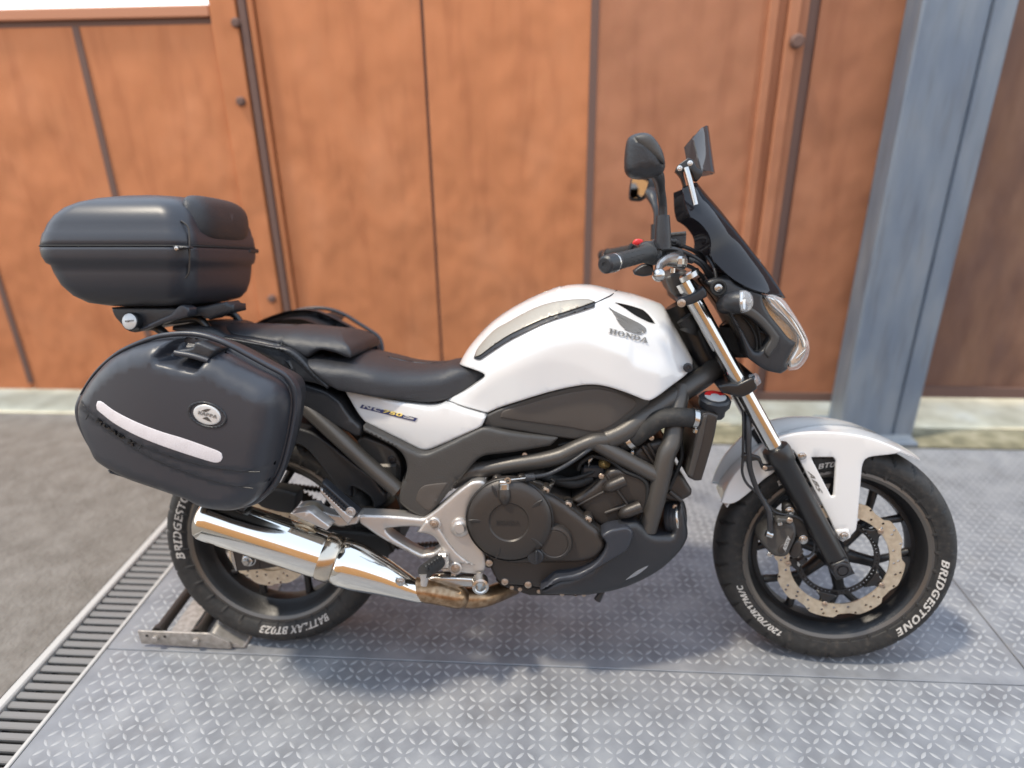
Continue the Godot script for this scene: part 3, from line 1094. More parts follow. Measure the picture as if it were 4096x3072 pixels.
	plate(s, [1.0739, 0.9848, 1.0739, 0.9848, 1.1025, 0.9922, 1.1313, 1.0116, 1.1313, 1.0116, 1.1397, 1.0021, 1.142, 0.9877, 1.142, 0.9877, 1.1131, 0.9714, 1.0866, 0.9646, 1.0866, 0.9646, 1.0784, 0.9694], -0.135, 0.135, 0.006)
	var upper := part("upper_yoke", s, M.black, bike, FORK)
	bolt(upper, Vector3(1.0833, 0.9726, 0.136), 0.008, M.bolt)
	s = stn()
	lathe(s, pv([0, 0.0, 0.026, 0.0, 0.026, 0.012, 0.020, 0.016, 0, 0.016]), 24, facing(Vector3(1.1053, 1.0307, 0.105), Vector3(-0.49, 0.87, 0)))
	part("fork_cap", s, M.silver, upper)
	s = stn()
	plate(s, [1.0463, 1.0302, 1.0463, 1.0302, 1.0751, 1.0435, 1.0977, 1.0469, 1.0977, 1.0469, 1.1081, 1.0338, 1.1355, 1.006, 1.1355, 1.006, 1.1105, 0.9876, 1.0782, 0.979, 1.0782, 0.979, 1.061, 0.9972], -0.09, 0.085, 0.010)
	part("stem_cover", s, M.grey_plastic, bike, FORK)
	s = stn()
	tube(s, pv3([1.0894, 0.9616, 0, 1.1231, 0.9027, 0, 1.1615, 0.8255, 0, 1.1883, 0.7759, 0]), 0.036, 24)
	part("head_tube", s, M.black_paint, bike)
	s = stn()
	tube(s, pv3([1.0972, 0.9283, 0.06, 1.1115, 0.9082, 0.06, 1.1073, 0.8912, 0.06]), 0.022, 14)
	part("ignition_switch", s, M.dark, bike)
	handlebar()
	head_unit()

func handlebar() -> void:
	var s := stn()
	var right := pv3([0.9052, 1.0729, 0.405, 0.9566, 1.084, 0.33, 0.997, 1.0928, 0.27, 1.0293, 1.0932, 0.2, 1.0554, 1.0724, 0.1, 1.0728, 1.063, 0])
	var left := []
	for v: Vector3 in right:
		left.append(Vector3(v.x, v.y, -v.z))
	left.reverse()
	tube(s, right + left.slice(1), 0.011, 12)
	var bar := part("handlebar", s, M.black_paint, bike, FORK)
	for side in [1.0, -1.0]:
		var a: Vector3 = right[0] * Vector3(1, 1, side)
		var b: Vector3 = right[2] * Vector3(1, 1, side)
		var d := (b - a).normalized()
		var l := a.distance_to(b)
		s = stn()
		lathe(s, pv([0.0165, 0.028, 0.018, 0.030, 0.0168, 0.034, 0.0168, l * 0.6, 0.0172, l * 0.62, 0.0168, l * 0.64, 0.0175, l * 0.86, 0.0225, l * 0.9, 0.0225, l * 0.93, 0.014, l * 0.94]), 28, facing(a, d))
		for k in 7:
			for j in 5:
				var ang := TAU * (j + 0.5 * (k % 2)) / 5
				block(s, Vector3(0, 0.0165, 0), Vector3(0.003, 0.002, 0.012), 0.0008, facing(a + d * (0.045 + 0.010 * k), d, ang))
		part("grip", s, M.grip, bar)
		s = stn()
		lathe(s, pv([0, -0.014, 0.005, -0.014, 0.006, -0.016, 0.014, -0.016, 0.0182, -0.012, 0.0190, 0.006, 0.0190, 0.021, 0.017, 0.021, 0.017, 0.028]), 28, facing(a, d))
		part("bar_end", s, M.black, bar)
		s = stn()
		lathe(s, pv([0.0192, 0.014, 0.0194, 0.015, 0.0194, 0.018, 0.0192, 0.019]), 28, facing(a, d))
		part("bar_end_ring", s, M.chrome, bar)
	# switch block, throttle housing, brake master cylinder and lever on the near side
	s = stn()
	plate(s, [0.9704, 1.1072, 0.9873, 1.1173, 1.0047, 1.1158, 1.0047, 1.1158, 1.0196, 1.1029, 1.0237, 1.0741, 1.0237, 1.0741, 1.0068, 1.0654, 0.9893, 1.0682, 0.9858, 1.0827, 0.9767, 1.0942], 0.20, 0.27, 0.010)
	plate(s, [0.9613, 1.0525, 0.9613, 1.0525, 0.9813, 1.0664, 1.0031, 1.0679, 1.0031, 1.0679, 1.007, 1.0445, 1.007, 1.0445, 0.9823, 1.04, 0.9645, 1.0443, 0.9645, 1.0443], 0.215, 0.255, 0.006)
	part("switch_housing", s, M.black, bike, FORK)
	s = stn()
	plate(s, [0.9597, 1.1113, 0.9668, 1.1217, 0.9818, 1.1202, 0.9851, 1.1113, 0.9851, 1.1113, 0.9733, 1.1069], 0.19, 0.215, 0.004)
	part("kill_switch", s, M.red, bike, FORK)
	s = stn()
	plate(s, [1.0405, 1.1337, 1.0405, 1.1337, 1.0787, 1.1366, 1.0787, 1.1366, 1.0804, 1.1261, 1.0804, 1.1261, 1.0799, 1.1006, 1.0799, 1.1006, 1.0424, 1.1045, 1.0424, 1.1045], 0.13, 0.19, 0.005)
	var mc := part("brake_fluid_reservoir", s, M.black, bike, FORK)
	s = stn()
	plate(s, [1.038, 1.1351, 1.038, 1.1351, 1.0782, 1.1386, 1.0782, 1.1386, 1.0801, 1.1303, 1.0801, 1.1303, 1.0399, 1.1268, 1.0399, 1.1268], 0.127, 0.194, 0.003)
	part("reservoir_lid", s, M.grey_plastic, mc)
	s = stn()
	plate(s, [1.0242, 1.0994, 1.0536, 1.1054, 1.0717, 1.0965, 1.0717, 1.0965, 1.0724, 1.0817, 1.055, 1.0757, 1.055, 1.0757, 1.0282, 1.0771], 0.16, 0.215, 0.008)
	part("master_cylinder", s, M.engine_dark, bike, FORK)
	s = stn()
	tube(s, pv3([1.0685, 1.0713, 0.22, 1.0477, 1.0768, 0.26, 1.0265, 1.0764, 0.3, 1.0094, 1.0664, 0.34, 1.0052, 1.0539, 0.37]), [0.019, 0.017, 0.012, 0.0095, 0.009], 14, true, 0.75)
	lathe(s, pv([0, -0.0145, 0.006, -0.0132, 0.0115, -0.0085, 0.0140, 0, 0.0115, 0.0085, 0.006, 0.0132, 0, 0.0145]), 20, facing(Vector3(1.007, 1.0498, 0.37)))
	block(s, Vector3(1.049, 1.0739, 0.262), Vector3(0.040, 0.022, 0.016), 0.005)
	tube(s, pv3([1.045, 1.0593, 0.26, 1.0455, 1.0491, 0.26]), 0.0065, 10)
	part("brake_lever", s, M.silver, bike, FORK)
	# cables running over to the headlamp
	for q in [pv3([0.9977, 1.1114, 0.25, 1.0128, 1.1196, 0.24, 1.0352, 1.1201, 0.22, 1.0523, 1.1157, 0.2, 1.0785, 1.1049, 0.16, 1.1057, 1.0952, 0.12, 1.1372, 1.0781, 0.06, 1.1573, 1.0346, 0.04]), pv3([1.0045, 1.0896, 0.25, 1.0224, 1.0997, 0.24, 1.0479, 1.1001, 0.22, 1.0755, 1.0931, 0.19, 1.1055, 1.0801, 0.15, 1.1357, 1.0606, 0.12, 1.1578, 1.0306, 0.09]), pv3([1.0785, 1.0805, 0.17, 1.1028, 1.0739, 0.15, 1.1296, 1.0574, 0.12, 1.1498, 1.0305, 0.09]), pv3([1.0775, 1.0633, 0.16, 1.1001, 1.0576, 0.13, 1.1271, 1.0406, 0.1, 1.1439, 1.0202, 0.08]), pv3([1.1468, 1.0797, 0.06, 1.1555, 1.0686, 0.07, 1.163, 1.05, 0.09, 1.1658, 1.0279, 0.1])]:
		s = stn()
		tube(s, q, 0.0048, 10)
		part("control_cable", s, M.black, bike, FORK)
	s = stn()
	tube(s, pv3([1.0538, 1.1154, 0.2, 1.0741, 1.1065, 0.17]), 0.0072, 10)
	tube(s, pv3([1.0029, 1.091, 0.25, 1.0119, 1.0954, 0.245]), 0.0075, 10)
	tube(s, pv3([1.0854, 1.0774, 0.165, 1.0997, 1.0733, 0.15]), 0.0085, 10)
	part("cable_sleeve", s, M.black, bike, FORK)
	s = stn()
	plate(s, [1.1013, 1.0431, 1.1013, 1.0431, 1.1113, 1.0415, 1.1144, 1.0315, 1.1103, 1.0275, 1.1103, 1.0275], 0.02, 0.05, 0.003)
	part("red_connector", s, M.red, bike, FORK)
	s = stn()
	plate(s, [1.1638, 1.0651, 1.1638, 1.0651, 1.1805, 1.0814, 1.1805, 1.0814, 1.1897, 1.0619, 1.2006, 1.0424, 1.2006, 1.0424, 1.1875, 1.0456, 1.1742, 1.0521, 1.1742, 1.0521], -0.06, 0.06, 0.006)
	var dash := part("instrument_cluster", s, M.black, bike, FORK)
	s = stn()
	plate(s, [1.1657, 1.0602, 1.1657, 1.0602, 1.1785, 1.0765, 1.1785, 1.0765, 1.1808, 1.0717, 1.1808, 1.0717, 1.1706, 1.0579, 1.1706, 1.0579], -0.05, 0.064, 0.002)
	part("display", s, M.lens, dash)
	# mirrors
	s = stn()
	tube(s, pv3([1.0224, 1.1014, 0.265, 1.0209, 1.1344, 0.265, 1.0193, 1.1713, 0.265]), [0.0185, 0.0170, 0.0140], 18)
	tube(s, pv3([1.0194, 1.1685, 0.265, 1.0169, 1.1964, 0.27, 1.0097, 1.2229, 0.29, 0.9998, 1.2467, 0.33, 0.9834, 1.2598, 0.36]), [0.0095, 0.009, 0.0095, 0.013, 0.012], 14)
	var m1 := part("mirror", s, M.black, bike, FORK)
	m1.set_meta("label", "near mirror with its black shell turned to the viewer")
	var shell := ol([0.9318, 1.301, 0.9358, 1.3147, 0.948, 1.3217, 0.966, 1.3236, 0.9791, 1.3197, 0.9931, 1.305, 1.0038, 1.286, 1.0091, 1.2645, 1.0066, 1.2506, 0.9927, 1.2414, 0.9746, 1.2375, 0.9589, 1.2367, 0.9404, 1.2413, 0.9316, 1.2529, 0.93, 1.2758], 0.008)
	s = stn()
	panel(s, shell, 0.365, lin_z(0.9702, 1.2828, 0.402, 0.10, 0.05), 0.030, 0.026, 0.012)
	part("mirror_shell", s, M.black, m1)
	s = stn()
	panel(s, ol([0.9472, 1.3149, 0.9472, 1.3149, 0.965, 1.3175, 0.9779, 1.3139, 0.9901, 1.3004, 1, 1.2829, 1.0055, 1.2625, 1.0055, 1.2625, 0.9897, 1.2739, 0.9686, 1.2903, 0.9533, 1.3017], 0.008), 0.37, lin_z(0.9702, 1.2828, 0.4035, 0.10, 0.05), 0.012, 0.006, 0.012)
	part("shell_cap", s, M.grey_plastic, m1)
	s = stn()
	panel(s, inset(shell, 0.008), 0.362, flat_z(0.366), 0.0, 0.0)
	part("mirror_glass", s, M.mirror, m1)
	s = stn()
	tube(s, pv3([1.0507, 1.1208, -0.265, 1.0488, 1.165, -0.265]), [0.016, 0.015], 14)
	tube(s, pv3([1.0497, 1.1631, -0.265, 1.0486, 1.1976, -0.27, 1.0426, 1.221, -0.28, 1.0367, 1.2432, -0.3, 1.0353, 1.2547, -0.33]), [0.0085, 0.0085, 0.010, 0.016, 0.020], 14)
	var m2 := part("mirror", s, M.black, bike, FORK)
	m2.set_meta("label", "far mirror with its glass turned to the viewer")
	s = stn()
	panel(s, ol([0.9776, 1.3012, 0.9834, 1.3082, 0.9834, 1.3082, 1.0274, 1.3077, 1.0517, 1.2996, 1.0527, 1.2761, 1.0375, 1.2566, 1.0101, 1.2363, 0.9818, 1.2373, 0.9818, 1.2373, 0.9735, 1.2433, 0.9728, 1.2651], 0.008), -0.40, flat_z(-0.36), 0.008, 0.008, 0.015)
	part("mirror_shell", s, M.black, m2)
	s = stn()
	panel(s, ol([0.9794, 1.3008, 0.9794, 1.3008, 1.0254, 1.3002, 1.0248, 1.2838, 1.0248, 1.2838, 1.0171, 1.2565, 1.0049, 1.2396, 1.0049, 1.2396, 0.9773, 1.2442, 0.9754, 1.2647], 0.008), -0.366, lin_z(1.0007, 1.2727, -0.322, -0.06, 0.18), 0.0, 0.0)
	part("mirror_glass", s, M.mirror, m2)

func head_unit() -> void:
	# headlamp cowl: a block shaped by its side outline, narrowing to the front
	var cz := func(x: float, y: float) -> float: return 0.128 - 0.30 * maxf(0.0, x - 1.2665) - 0.12 * maxf(0.0, y - 1.0018)
	var hole := ol([1.2072, 0.9445, 1.2072, 0.9445, 1.2284, 0.9454, 1.2609, 0.9258, 1.2927, 0.8939, 1.2942, 0.8874, 1.2942, 0.8874, 1.2781, 0.8593, 1.2642, 0.8568, 1.2642, 0.8568, 1.2524, 0.8687, 1.231, 0.9059], 0.008)
	var s := stn()
	panel(s, ol([1.1382, 1.0223, 1.1382, 1.0223, 1.1518, 1.0303, 1.1797, 1.0327, 1.1988, 1.035, 1.1988, 1.035, 1.2133, 1.018, 1.2592, 1.0024, 1.2739, 0.9914, 1.2739, 0.9914, 1.2714, 0.9835, 1.2909, 0.9485, 1.3248, 0.9102, 1.3452, 0.8878, 1.3654, 0.8752, 1.3654, 0.8752, 1.3489, 0.8421, 1.344, 0.8256, 1.344, 0.8256, 1.3497, 0.8125, 1.3319, 0.8004, 1.3319, 0.8004, 1.2918, 0.8112, 1.2487, 0.8401, 1.2487, 0.8401, 1.2222, 0.9054, 1.1804, 0.9697, 1.1433, 1.0143], 0.010), 0.02, cz, 0.010, 0.010, 0.02, true, [hole])
	var cowl := part("headlamp_cowl", s, M.black, bike, FORK)
	s = stn()
	var cz2 := func(x: float, y: float) -> float: return cz.call(x, y) + 0.006
	panel(s, ol([1.2104, 0.9481, 1.2104, 0.9481, 1.2308, 0.9471, 1.2632, 0.9278, 1.2934, 0.8959, 1.2971, 0.8879, 1.2971, 0.8879, 1.2838, 0.8583, 1.2959, 0.8421, 1.2959, 0.8421, 1.3167, 0.8752, 1.3183, 0.8947, 1.3183, 0.8947, 1.2911, 0.9266, 1.2548, 0.9583, 1.2292, 0.9708, 1.2292, 0.9708], 0.010), 0.09, cz2, 0.006, 0.006, 0.02, true)
	part("cowl_ridge", s, M.grey_plastic, cowl)
	s = stn()
	plate(s, [1.1977, 0.9581, 1.2357, 0.9585, 1.2782, 0.9362, 1.3225, 0.8909, 1.2965, 0.8373, 1.2629, 0.84, 1.2276, 0.8894], -0.085, 0.088, 0.004)
	var inner := part("lamp_bucket", s, M.engine_dark, cowl)
	for q in [pv3([1.2338, 0.9389, 0.1, 1.2544, 0.9162, 0.1, 1.2691, 0.8867, 0.1, 1.2728, 0.8569, 0.1]), pv3([1.2682, 0.9213, 0.1, 1.2768, 0.8902, 0.1, 1.2824, 0.8571, 0.1]), pv3([1.2727, 0.9033, 0.1, 1.2967, 0.8987, 0.1])]:
		s = stn()
		tube(s, q, 0.003, 8)
		part("bucket_rib", s, M.dark, cowl)
	s = stn()
	block(s, Vector3(1.2786, 0.8728, 0), Vector3(0.16, 0.10, 0.06), 0.02)
	part("lamp_back", s, M.dark, cowl)
	s = stn()
	plate(s, [1.2278, 0.9865, 1.2278, 0.9865, 1.2838, 0.987, 1.2838, 0.987, 1.3259, 0.9675, 1.3259, 0.9675, 1.3801, 0.8933, 1.3801, 0.8933, 1.3871, 0.8482, 1.3871, 0.8482, 1.3576, 0.8132, 1.3576, 0.8132, 1.2826, 0.8231, 1.2826, 0.8231], -0.07, 0.072, 0.01)
	part("lamp_housing", s, M.silver, cowl)
	# lens wraps round the front
	var lz := func(x: float, y: float) -> float: return cz.call(x, y) + 0.002
	var lens_line := ol([1.2738, 0.9899, 1.2738, 0.9899, 1.2894, 0.9945, 1.3222, 0.9827, 1.355, 0.9444, 1.384, 0.9026, 1.3996, 0.8692, 1.3979, 0.8387, 1.3787, 0.8121, 1.3543, 0.807, 1.3543, 0.807, 1.3491, 0.832, 1.3652, 0.872, 1.3518, 0.9054, 1.324, 0.9329, 1.2965, 0.957], 0.006)
	s = stn()
	panel(s, inset(lens_line, 0.007), 0.0, func(x: float, y: float) -> float: return lz.call(x, y) - 0.014, 0.004, 0.004, 0.02, true)
	part("reflector", s, M.chrome, cowl)
	s = stn()
	panel(s, lens_line, 0.0, lz, 0.012, 0.012, 0.012, true)
	part("headlamp_lens", s, M.lens, cowl)
	for q in [pv3([1.2918, 0.9727, 0.115, 1.3335, 0.9344, 0.112, 1.3686, 0.8918, 0.105, 1.3795, 0.8666, 0.1]), pv3([1.297, 0.9869, 0.115, 1.3499, 0.9344, 0.11, 1.3856, 0.8836, 0.1]), pv3([1.3658, 0.8381, 0.1, 1.3859, 0.8608, 0.098])]:
		s = stn()
		tube(s, q, 0.0022, 8)
		part("reflector_rib", s, M.silver, cowl)
	s = stn()
	lathe(s, pv([0.019, -0.004, 0.019, 0.004, 0.017, 0.006, 0.014, 0.006, 0.013, 0.002, 0, 0.002]), 24, facing(Vector3(1.1677, 1.0085, 0.128)))
	part("mount_grommet", s, M.dark, cowl)
	bolt(cowl, Vector3(1.1672, 1.0087, 0.131), 0.0075, M.silver)
	# turn signal on a short stalk
	var ts_at := Vector3(1.1975, 0.9803, 0.185)
	s = stn()
	tube(s, pv3([1.1872, 0.968, 0.12, 1.1919, 0.9749, 0.16]), [0.022, 0.017], 16)
	var ts := part("turn_signal", s, M.black, cowl)
	var tdir := Vector3(0.93, 0.12, 0.32)
	s = stn()
	lathe(s, pv([0, -0.030, 0.010, -0.029, 0.018, -0.022, 0.023, -0.010, 0.0255, 0.004, 0.0255, 0.012]), 28, facing(ts_at, tdir))
	ts.mesh = merged(ts.mesh, s)
	s = stn()
	lathe(s, pv([0.0255, 0.012, 0.026, 0.013, 0.0245, 0.024, 0.019, 0.033, 0.010, 0.038, 0, 0.039]), 28, facing(ts_at, tdir))
	part("signal_lens", s, M.lens, cowl)
	s = stn()
	lathe(s, pv([0, 0.004, 0.007, 0.004, 0.0215, 0.018, 0.0225, 0.019, 0.0235, 0.014]), 28, facing(ts_at, tdir))
	part("signal_reflector", s, M.chrome, cowl)
	# windscreen: a sheet bowed across the bike
	s = stn()
	var edge := ol([1.0788, 1.2418, 1.0829, 1.2037, 1.0934, 1.1724, 1.0934, 1.1724, 1.1156, 1.1586, 1.1369, 1.134, 1.1444, 1.1109, 1.1445, 1.083, 1.1709, 1.0534, 1.2034, 1.0269, 1.2489, 1.0048, 1.3152, 0.9896], 0.01, false)
	var mid := ol([1.1212, 1.2585, 1.144, 1.2323, 1.1755, 1.1978, 1.2108, 1.1566, 1.2463, 1.1152, 1.2822, 1.072, 1.3183, 1.0267, 1.3499, 0.9795], 0.01, false)
	var rows := []
	for i in 33:
		var t := i / 32.0
		var e := sample(edge, t)
		var c := sample(mid, t)
		var half := 0.135 * (0.72 + 0.28 * smoothstep(0.0, 0.2, t)) * (1.0 - 0.25 * smoothstep(0.85, 1.0, t))
		var row := []
		for j in 17:
			var u := 1.0 - j / 8.0
			var q := c.lerp(e, pow(absf(u), 2.3))
			row.append(Vector3(q.x, q.y, half * u))
		rows.append(row)
	sheet(s, rows, 0.004)
	var ws := part("windscreen", s, M.screen, bike, FORK)
	for q in [Vector3(1.2796, 1.0682, 0.02), Vector3(1.3193, 1.0124, 0.03)]:
		bolt(ws, q, 0.007, M.silver, Vector3(0.8, 0.55, 0.25))
	# small clip-on deflector
	s = stn()
	rows = []
	for i in 9:
		var t := i / 8.0
		var a := Vector2(1.0977, 1.3884).lerp(Vector2(1.1188, 1.2789), t)
		var row := []
		for j in 9:
			var u := 1.0 - j / 4.0
			row.append(Vector3(a.x - 0.045 * u * u + 0.045, a.y - 0.035 * pow(absf(u), 4.0) * (1.0 - t), 0.096 * u * (0.85 + 0.15 * t)))
		rows.append(row)
	sheet(s, rows, 0.004)
	var dfl := part("wind_deflector", s, M.smoke, bike, FORK)
	s = stn()
	plate(s, [1.0584, 1.2771, 1.0584, 1.2771, 1.064, 1.2907, 1.0759, 1.2996, 1.0863, 1.307, 1.0863, 1.307, 1.0974, 1.3023, 1.1076, 1.2841, 1.1218, 1.2778, 1.1218, 1.2778, 1.1194, 1.2657, 1.1194, 1.2657, 1.1092, 1.2537, 1.1029, 1.2568, 1.1029, 1.2568, 1.0925, 1.2782, 1.0771, 1.2754, 1.0866, 1.2417, 1.0866, 1.2417, 1.0804, 1.2402, 1.0804, 1.2402, 1.0715, 1.2632], 0.075, 0.10, 0.003)
	part("clamp", s, M.black_paint, dfl)
	bolt(dfl, Vector3(1.0679, 1.2836, 0.101), 0.0052, M.silver)
	bolt(dfl, Vector3(1.0909, 1.2945, 0.101), 0.0052, M.silver)
	s = stn()
	tube(s, pv3([1.0816, 1.2839, 0.105, 1.0924, 1.2498, 0.112, 1.1063, 1.1989, 0.12]), 0.0065, 12)
	part("clamp_rod", s, M.silver, dfl)

func sample(l: PackedVector2Array, t: float) -> Vector2:
	var total := 0.0
	for i in l.size() - 1:
		total += l[i].distance_to(l[i + 1])
	var want := total * t
	for i in l.size() - 1:
		var d := l[i].distance_to(l[i + 1])
		if want <= d:
			return l[i].lerp(l[i + 1], want / maxf(d, 1e-9))
		want -= d
	return l[-1]

func merged(a: Mesh, s: SurfaceTool) -> Mesh:
	s.generate_normals()
	var o := SurfaceTool.new()
	o.begin(Mesh.PRIMITIVE_TRIANGLES)
	o.append_from(a, 0, Transform3D())
	o.append_from(s.commit(), 0, Transform3D())
	return o.commit()

var tank_top: PackedVector2Array
var tank_crease: PackedVector2Array
func tank_z(x: float, y: float) -> float:
	var w := 0.172 - 0.55 * pow(maxf(0.0, 0.74 - x), 1.6) - 0.75 * pow(maxf(0.0, x - 0.90), 1.7)
	var t := clampf((along(tank_top, x) - y) / 0.15, 0.0, 1.0)
	var z := w * pow(maxf(0.0, 1.0 - pow(1.0 - t, 2.2)), 0.5)
	var c := along(tank_crease, x) - y
	return z + 0.014 * smoothstep(-0.045, 0.012, c) * smoothstep(0.60, 0.70, x) * (1.0 - smoothstep(1.02, 1.08, x)) - 0.10 * maxf(0.0, c - 0.08)

const GRAB := [-0.0546, 0.8783, -0.0546, 0.8783, 0.0136, 0.8682, 0.0748, 0.8578, 0.1155, 0.8525, 0.1453, 0.8343, 0.1744, 0.8042, 0.221, 0.7623, 0.221, 0.7623, 0.2147, 0.753, 0.2147, 0.753, 0.1702, 0.7889, 0.1377, 0.8207, 0.108, 0.8413, 0.0743, 0.8511, 0.0132, 0.8621, -0.055, 0.8735, -0.055, 0.8735]
func bodywork() -> void:
	tank_top = ol([0.5234, 0.8024, 0.5456, 0.8389, 0.5964, 0.8951, 0.6465, 0.9346, 0.7171, 0.9737, 0.787, 1.0019, 0.7483, 0.9848, 0.7902, 1.001, 0.8285, 1.0078, 0.8772, 1.0049, 0.9296, 0.9926, 0.9818, 0.9818, 1.0499, 0.9586, 1.0689, 0.9257, 1.0942, 0.8867, 1.1382, 0.8131], 0.02, false)
	tank_crease = ol([0.5554, 0.8015, 0.6577, 0.8788, 0.7521, 0.9149, 0.7585, 0.9182, 0.8258, 0.9066, 0.8901, 0.8782, 0.9513, 0.8492, 0.961, 0.8291, 1.137, 0.7735], 0.02, false)
	var tz := func(x: float, y: float) -> float: return tank_z(x, y)
	var s := stn()
	var vent := ol([0.9229, 0.9662, 0.9229, 0.9662, 0.9366, 0.9647, 0.9692, 0.9567, 0.9914, 0.9488, 0.9914, 0.9488, 1.0054, 0.9365, 1.0198, 0.9163, 1.0198, 0.9163, 1.0061, 0.9195, 1.0061, 0.9195, 0.9731, 0.9356, 0.9433, 0.955], 0.006)
	panel(s, ol([0.5289, 0.8035, 0.5289, 0.8035, 0.5529, 0.8462, 0.5964, 0.8962, 0.6465, 0.9356, 0.7171, 0.9748, 0.787, 1.003, 0.7902, 1.0017, 0.8285, 1.0081, 0.8772, 1.0056, 0.9296, 0.9933, 0.9818, 0.9825, 1.0469, 0.9598, 1.0469, 0.9598, 1.0639, 0.9281, 1.0868, 0.8925, 1.1042, 0.8616, 1.1216, 0.8316, 1.1244, 0.82, 1.1179, 0.8083, 1.0972, 0.793, 1.0546, 0.7675, 1.0184, 0.7449, 1.0024, 0.7383, 0.9848, 0.7434, 0.9554, 0.7559, 0.906, 0.7724, 0.8704, 0.7775, 0.8381, 0.7751, 0.7765, 0.7609, 0.7112, 0.74, 0.6453, 0.714, 0.6129, 0.696, 0.6129, 0.696, 0.504, 0.7193, 0.504, 0.7193, 0.5562, 0.7482, 0.6008, 0.7817, 0.6058, 0.7914, 0.5937, 0.7975, 0.5611, 0.8033], 0.010), 0.0, tz, 0.006, 0.005, 0.009, true, [vent])
	var tank := part("fuel_tank", s, M.white, bike)
	s = stn()
	plate(s, [0.9203, 0.9678, 0.9691, 0.96, 0.992, 0.9504, 1.0208, 0.9147, 0.9699, 0.9339, 0.9369, 0.9549], -0.09, 0.085, 0.002)
	part("air_vent", s, M.dark, tank)
	# satin strip along the shoulder with its black under-edge
	var lift := func(d: float) -> Callable: return func(x: float, y: float) -> float: return tank_z(x, y) + d
	s = stn()
	panel(s, ol([0.5747, 0.828, 0.5747, 0.828, 0.5844, 0.8532, 0.623, 0.8955, 0.6609, 0.9185, 0.6984, 0.94, 0.7365, 0.9578, 0.7766, 0.9695, 0.8221, 0.9757, 0.8559, 0.9762, 0.8716, 0.9709, 0.8716, 0.9709, 0.8704, 0.9599, 0.8704, 0.9599, 0.811, 0.9415, 0.7545, 0.9229, 0.7087, 0.9015, 0.6624, 0.8763, 0.6172, 0.8454, 0.5901, 0.8272], 0.008), 0.03, lift.call(0.0065), 0.0015, 0.0015, 0.007)
	var strip := part("shoulder_strip_edge", s, M.black, tank)
	s = stn()
	panel(s, ol([0.5783, 0.8316, 0.5783, 0.8316, 0.5844, 0.8532, 0.623, 0.8955, 0.6609, 0.9185, 0.6984, 0.94, 0.7365, 0.9578, 0.7766, 0.9695, 0.8221, 0.9757, 0.8559, 0.9762, 0.8716, 0.9709, 0.8716, 0.9709, 0.8108, 0.9505, 0.7544, 0.9331, 0.7087, 0.9129, 0.6624, 0.889, 0.6172, 0.8571, 0.5926, 0.8379], 0.008), 0.03, lift.call(0.0115), 0.003, 0.003, 0.007)
	part("shoulder_strip", s, M.trim, tank)
	s = stn()
	var joint := []
	for v: Vector3 in pv3([0.9332, 0.9932, 0.03, 0.9148, 0.9844, 0.06, 0.8929, 0.9758, 0.09, 0.871, 0.967, 0.1]):
		joint.append(Vector3(v.x, v.y, tank_z(v.x, v.y) + 0.0005))
	tube(s, joint, 0.0014, 6)
	part("panel_joint", s, M.dark, tank)
	s = stn()
	lathe(s, pv([0.0115, -0.003, 0.0115, 0.002, 0.0095, 0.0035, 0.006, 0.0035, 0.005, 0.001, 0, 0.001]), 20, facing(Vector3(1.0982, 0.8135, 0.125) + Vector3(0, 0, 0.004)))
	part("tank_screw", s, M.black, tank)
	# wing emblem and maker's lettering
	var wing := lift.call(0.0024) as Callable
	for q in [[0.9037, 0.9593, 0.9037, 0.9593, 0.9135, 0.952, 0.9474, 0.9352, 0.9798, 0.9194, 0.9929, 0.9092, 0.9941, 0.9028, 0.9941, 0.9028, 0.9901, 0.8979, 0.9862, 0.9001, 0.9862, 0.9001, 0.9842, 0.9046, 0.9705, 0.9135, 0.9347, 0.9329, 0.9136, 0.9465, 0.9136, 0.9465], [0.9146, 0.9446, 0.9146, 0.9446, 0.9348, 0.9319, 0.9672, 0.9155, 0.9803, 0.9065, 0.9837, 0.9001, 0.9837, 0.9001, 0.9805, 0.8988, 0.9805, 0.8988, 0.9675, 0.9058, 0.9415, 0.9201, 0.9213, 0.935, 0.9213, 0.935], [0.9213, 0.9325, 0.9213, 0.9325, 0.9448, 0.9185, 0.9675, 0.9064, 0.9773, 0.8994, 0.9773, 0.8994, 0.9735, 0.9, 0.9735, 0.9, 0.958, 0.9057, 0.9369, 0.9152, 0.9274, 0.9232, 0.9274, 0.9232], [0.9287, 0.9209, 0.9287, 0.9209, 0.9449, 0.9133, 0.9644, 0.9051, 0.9703, 0.9006, 0.9703, 0.9006, 0.9548, 0.905, 0.9386, 0.9114, 0.9386, 0.9114], [0.9403, 0.9078, 0.9403, 0.9078, 0.9547, 0.9083, 0.9709, 0.9, 0.9806, 0.8975, 0.9806, 0.8975, 0.9869, 0.8988, 0.9869, 0.8988, 0.9807, 0.8949, 0.9807, 0.8949, 0.9678, 0.898, 0.9516, 0.9031]]:
		s = stn()
		panel(s, ol(q, 0.006), 0.15 - 0.02, wing, 0.0, 0.0, 0.01)
		part("wing_emblem", s, M.decal, tank)
	flat_text(tank, "lettering", "HONDA", "serif heavy", Vector2(0.9027, 0.9006), Vector2(0.094, -0.0244), Vector2(0.0025, 0.0106), lift.call(0.0034), 0.0014, M.decal)
	# white side cover with the model name
	var scz := func(x: float, y: float) -> float: return 0.150 + 0.12 * (x - 0.45) - 0.10 * maxf(0.0, y - 0.68) - 0.12 * maxf(0.0, 0.66 - y)
	s = stn()
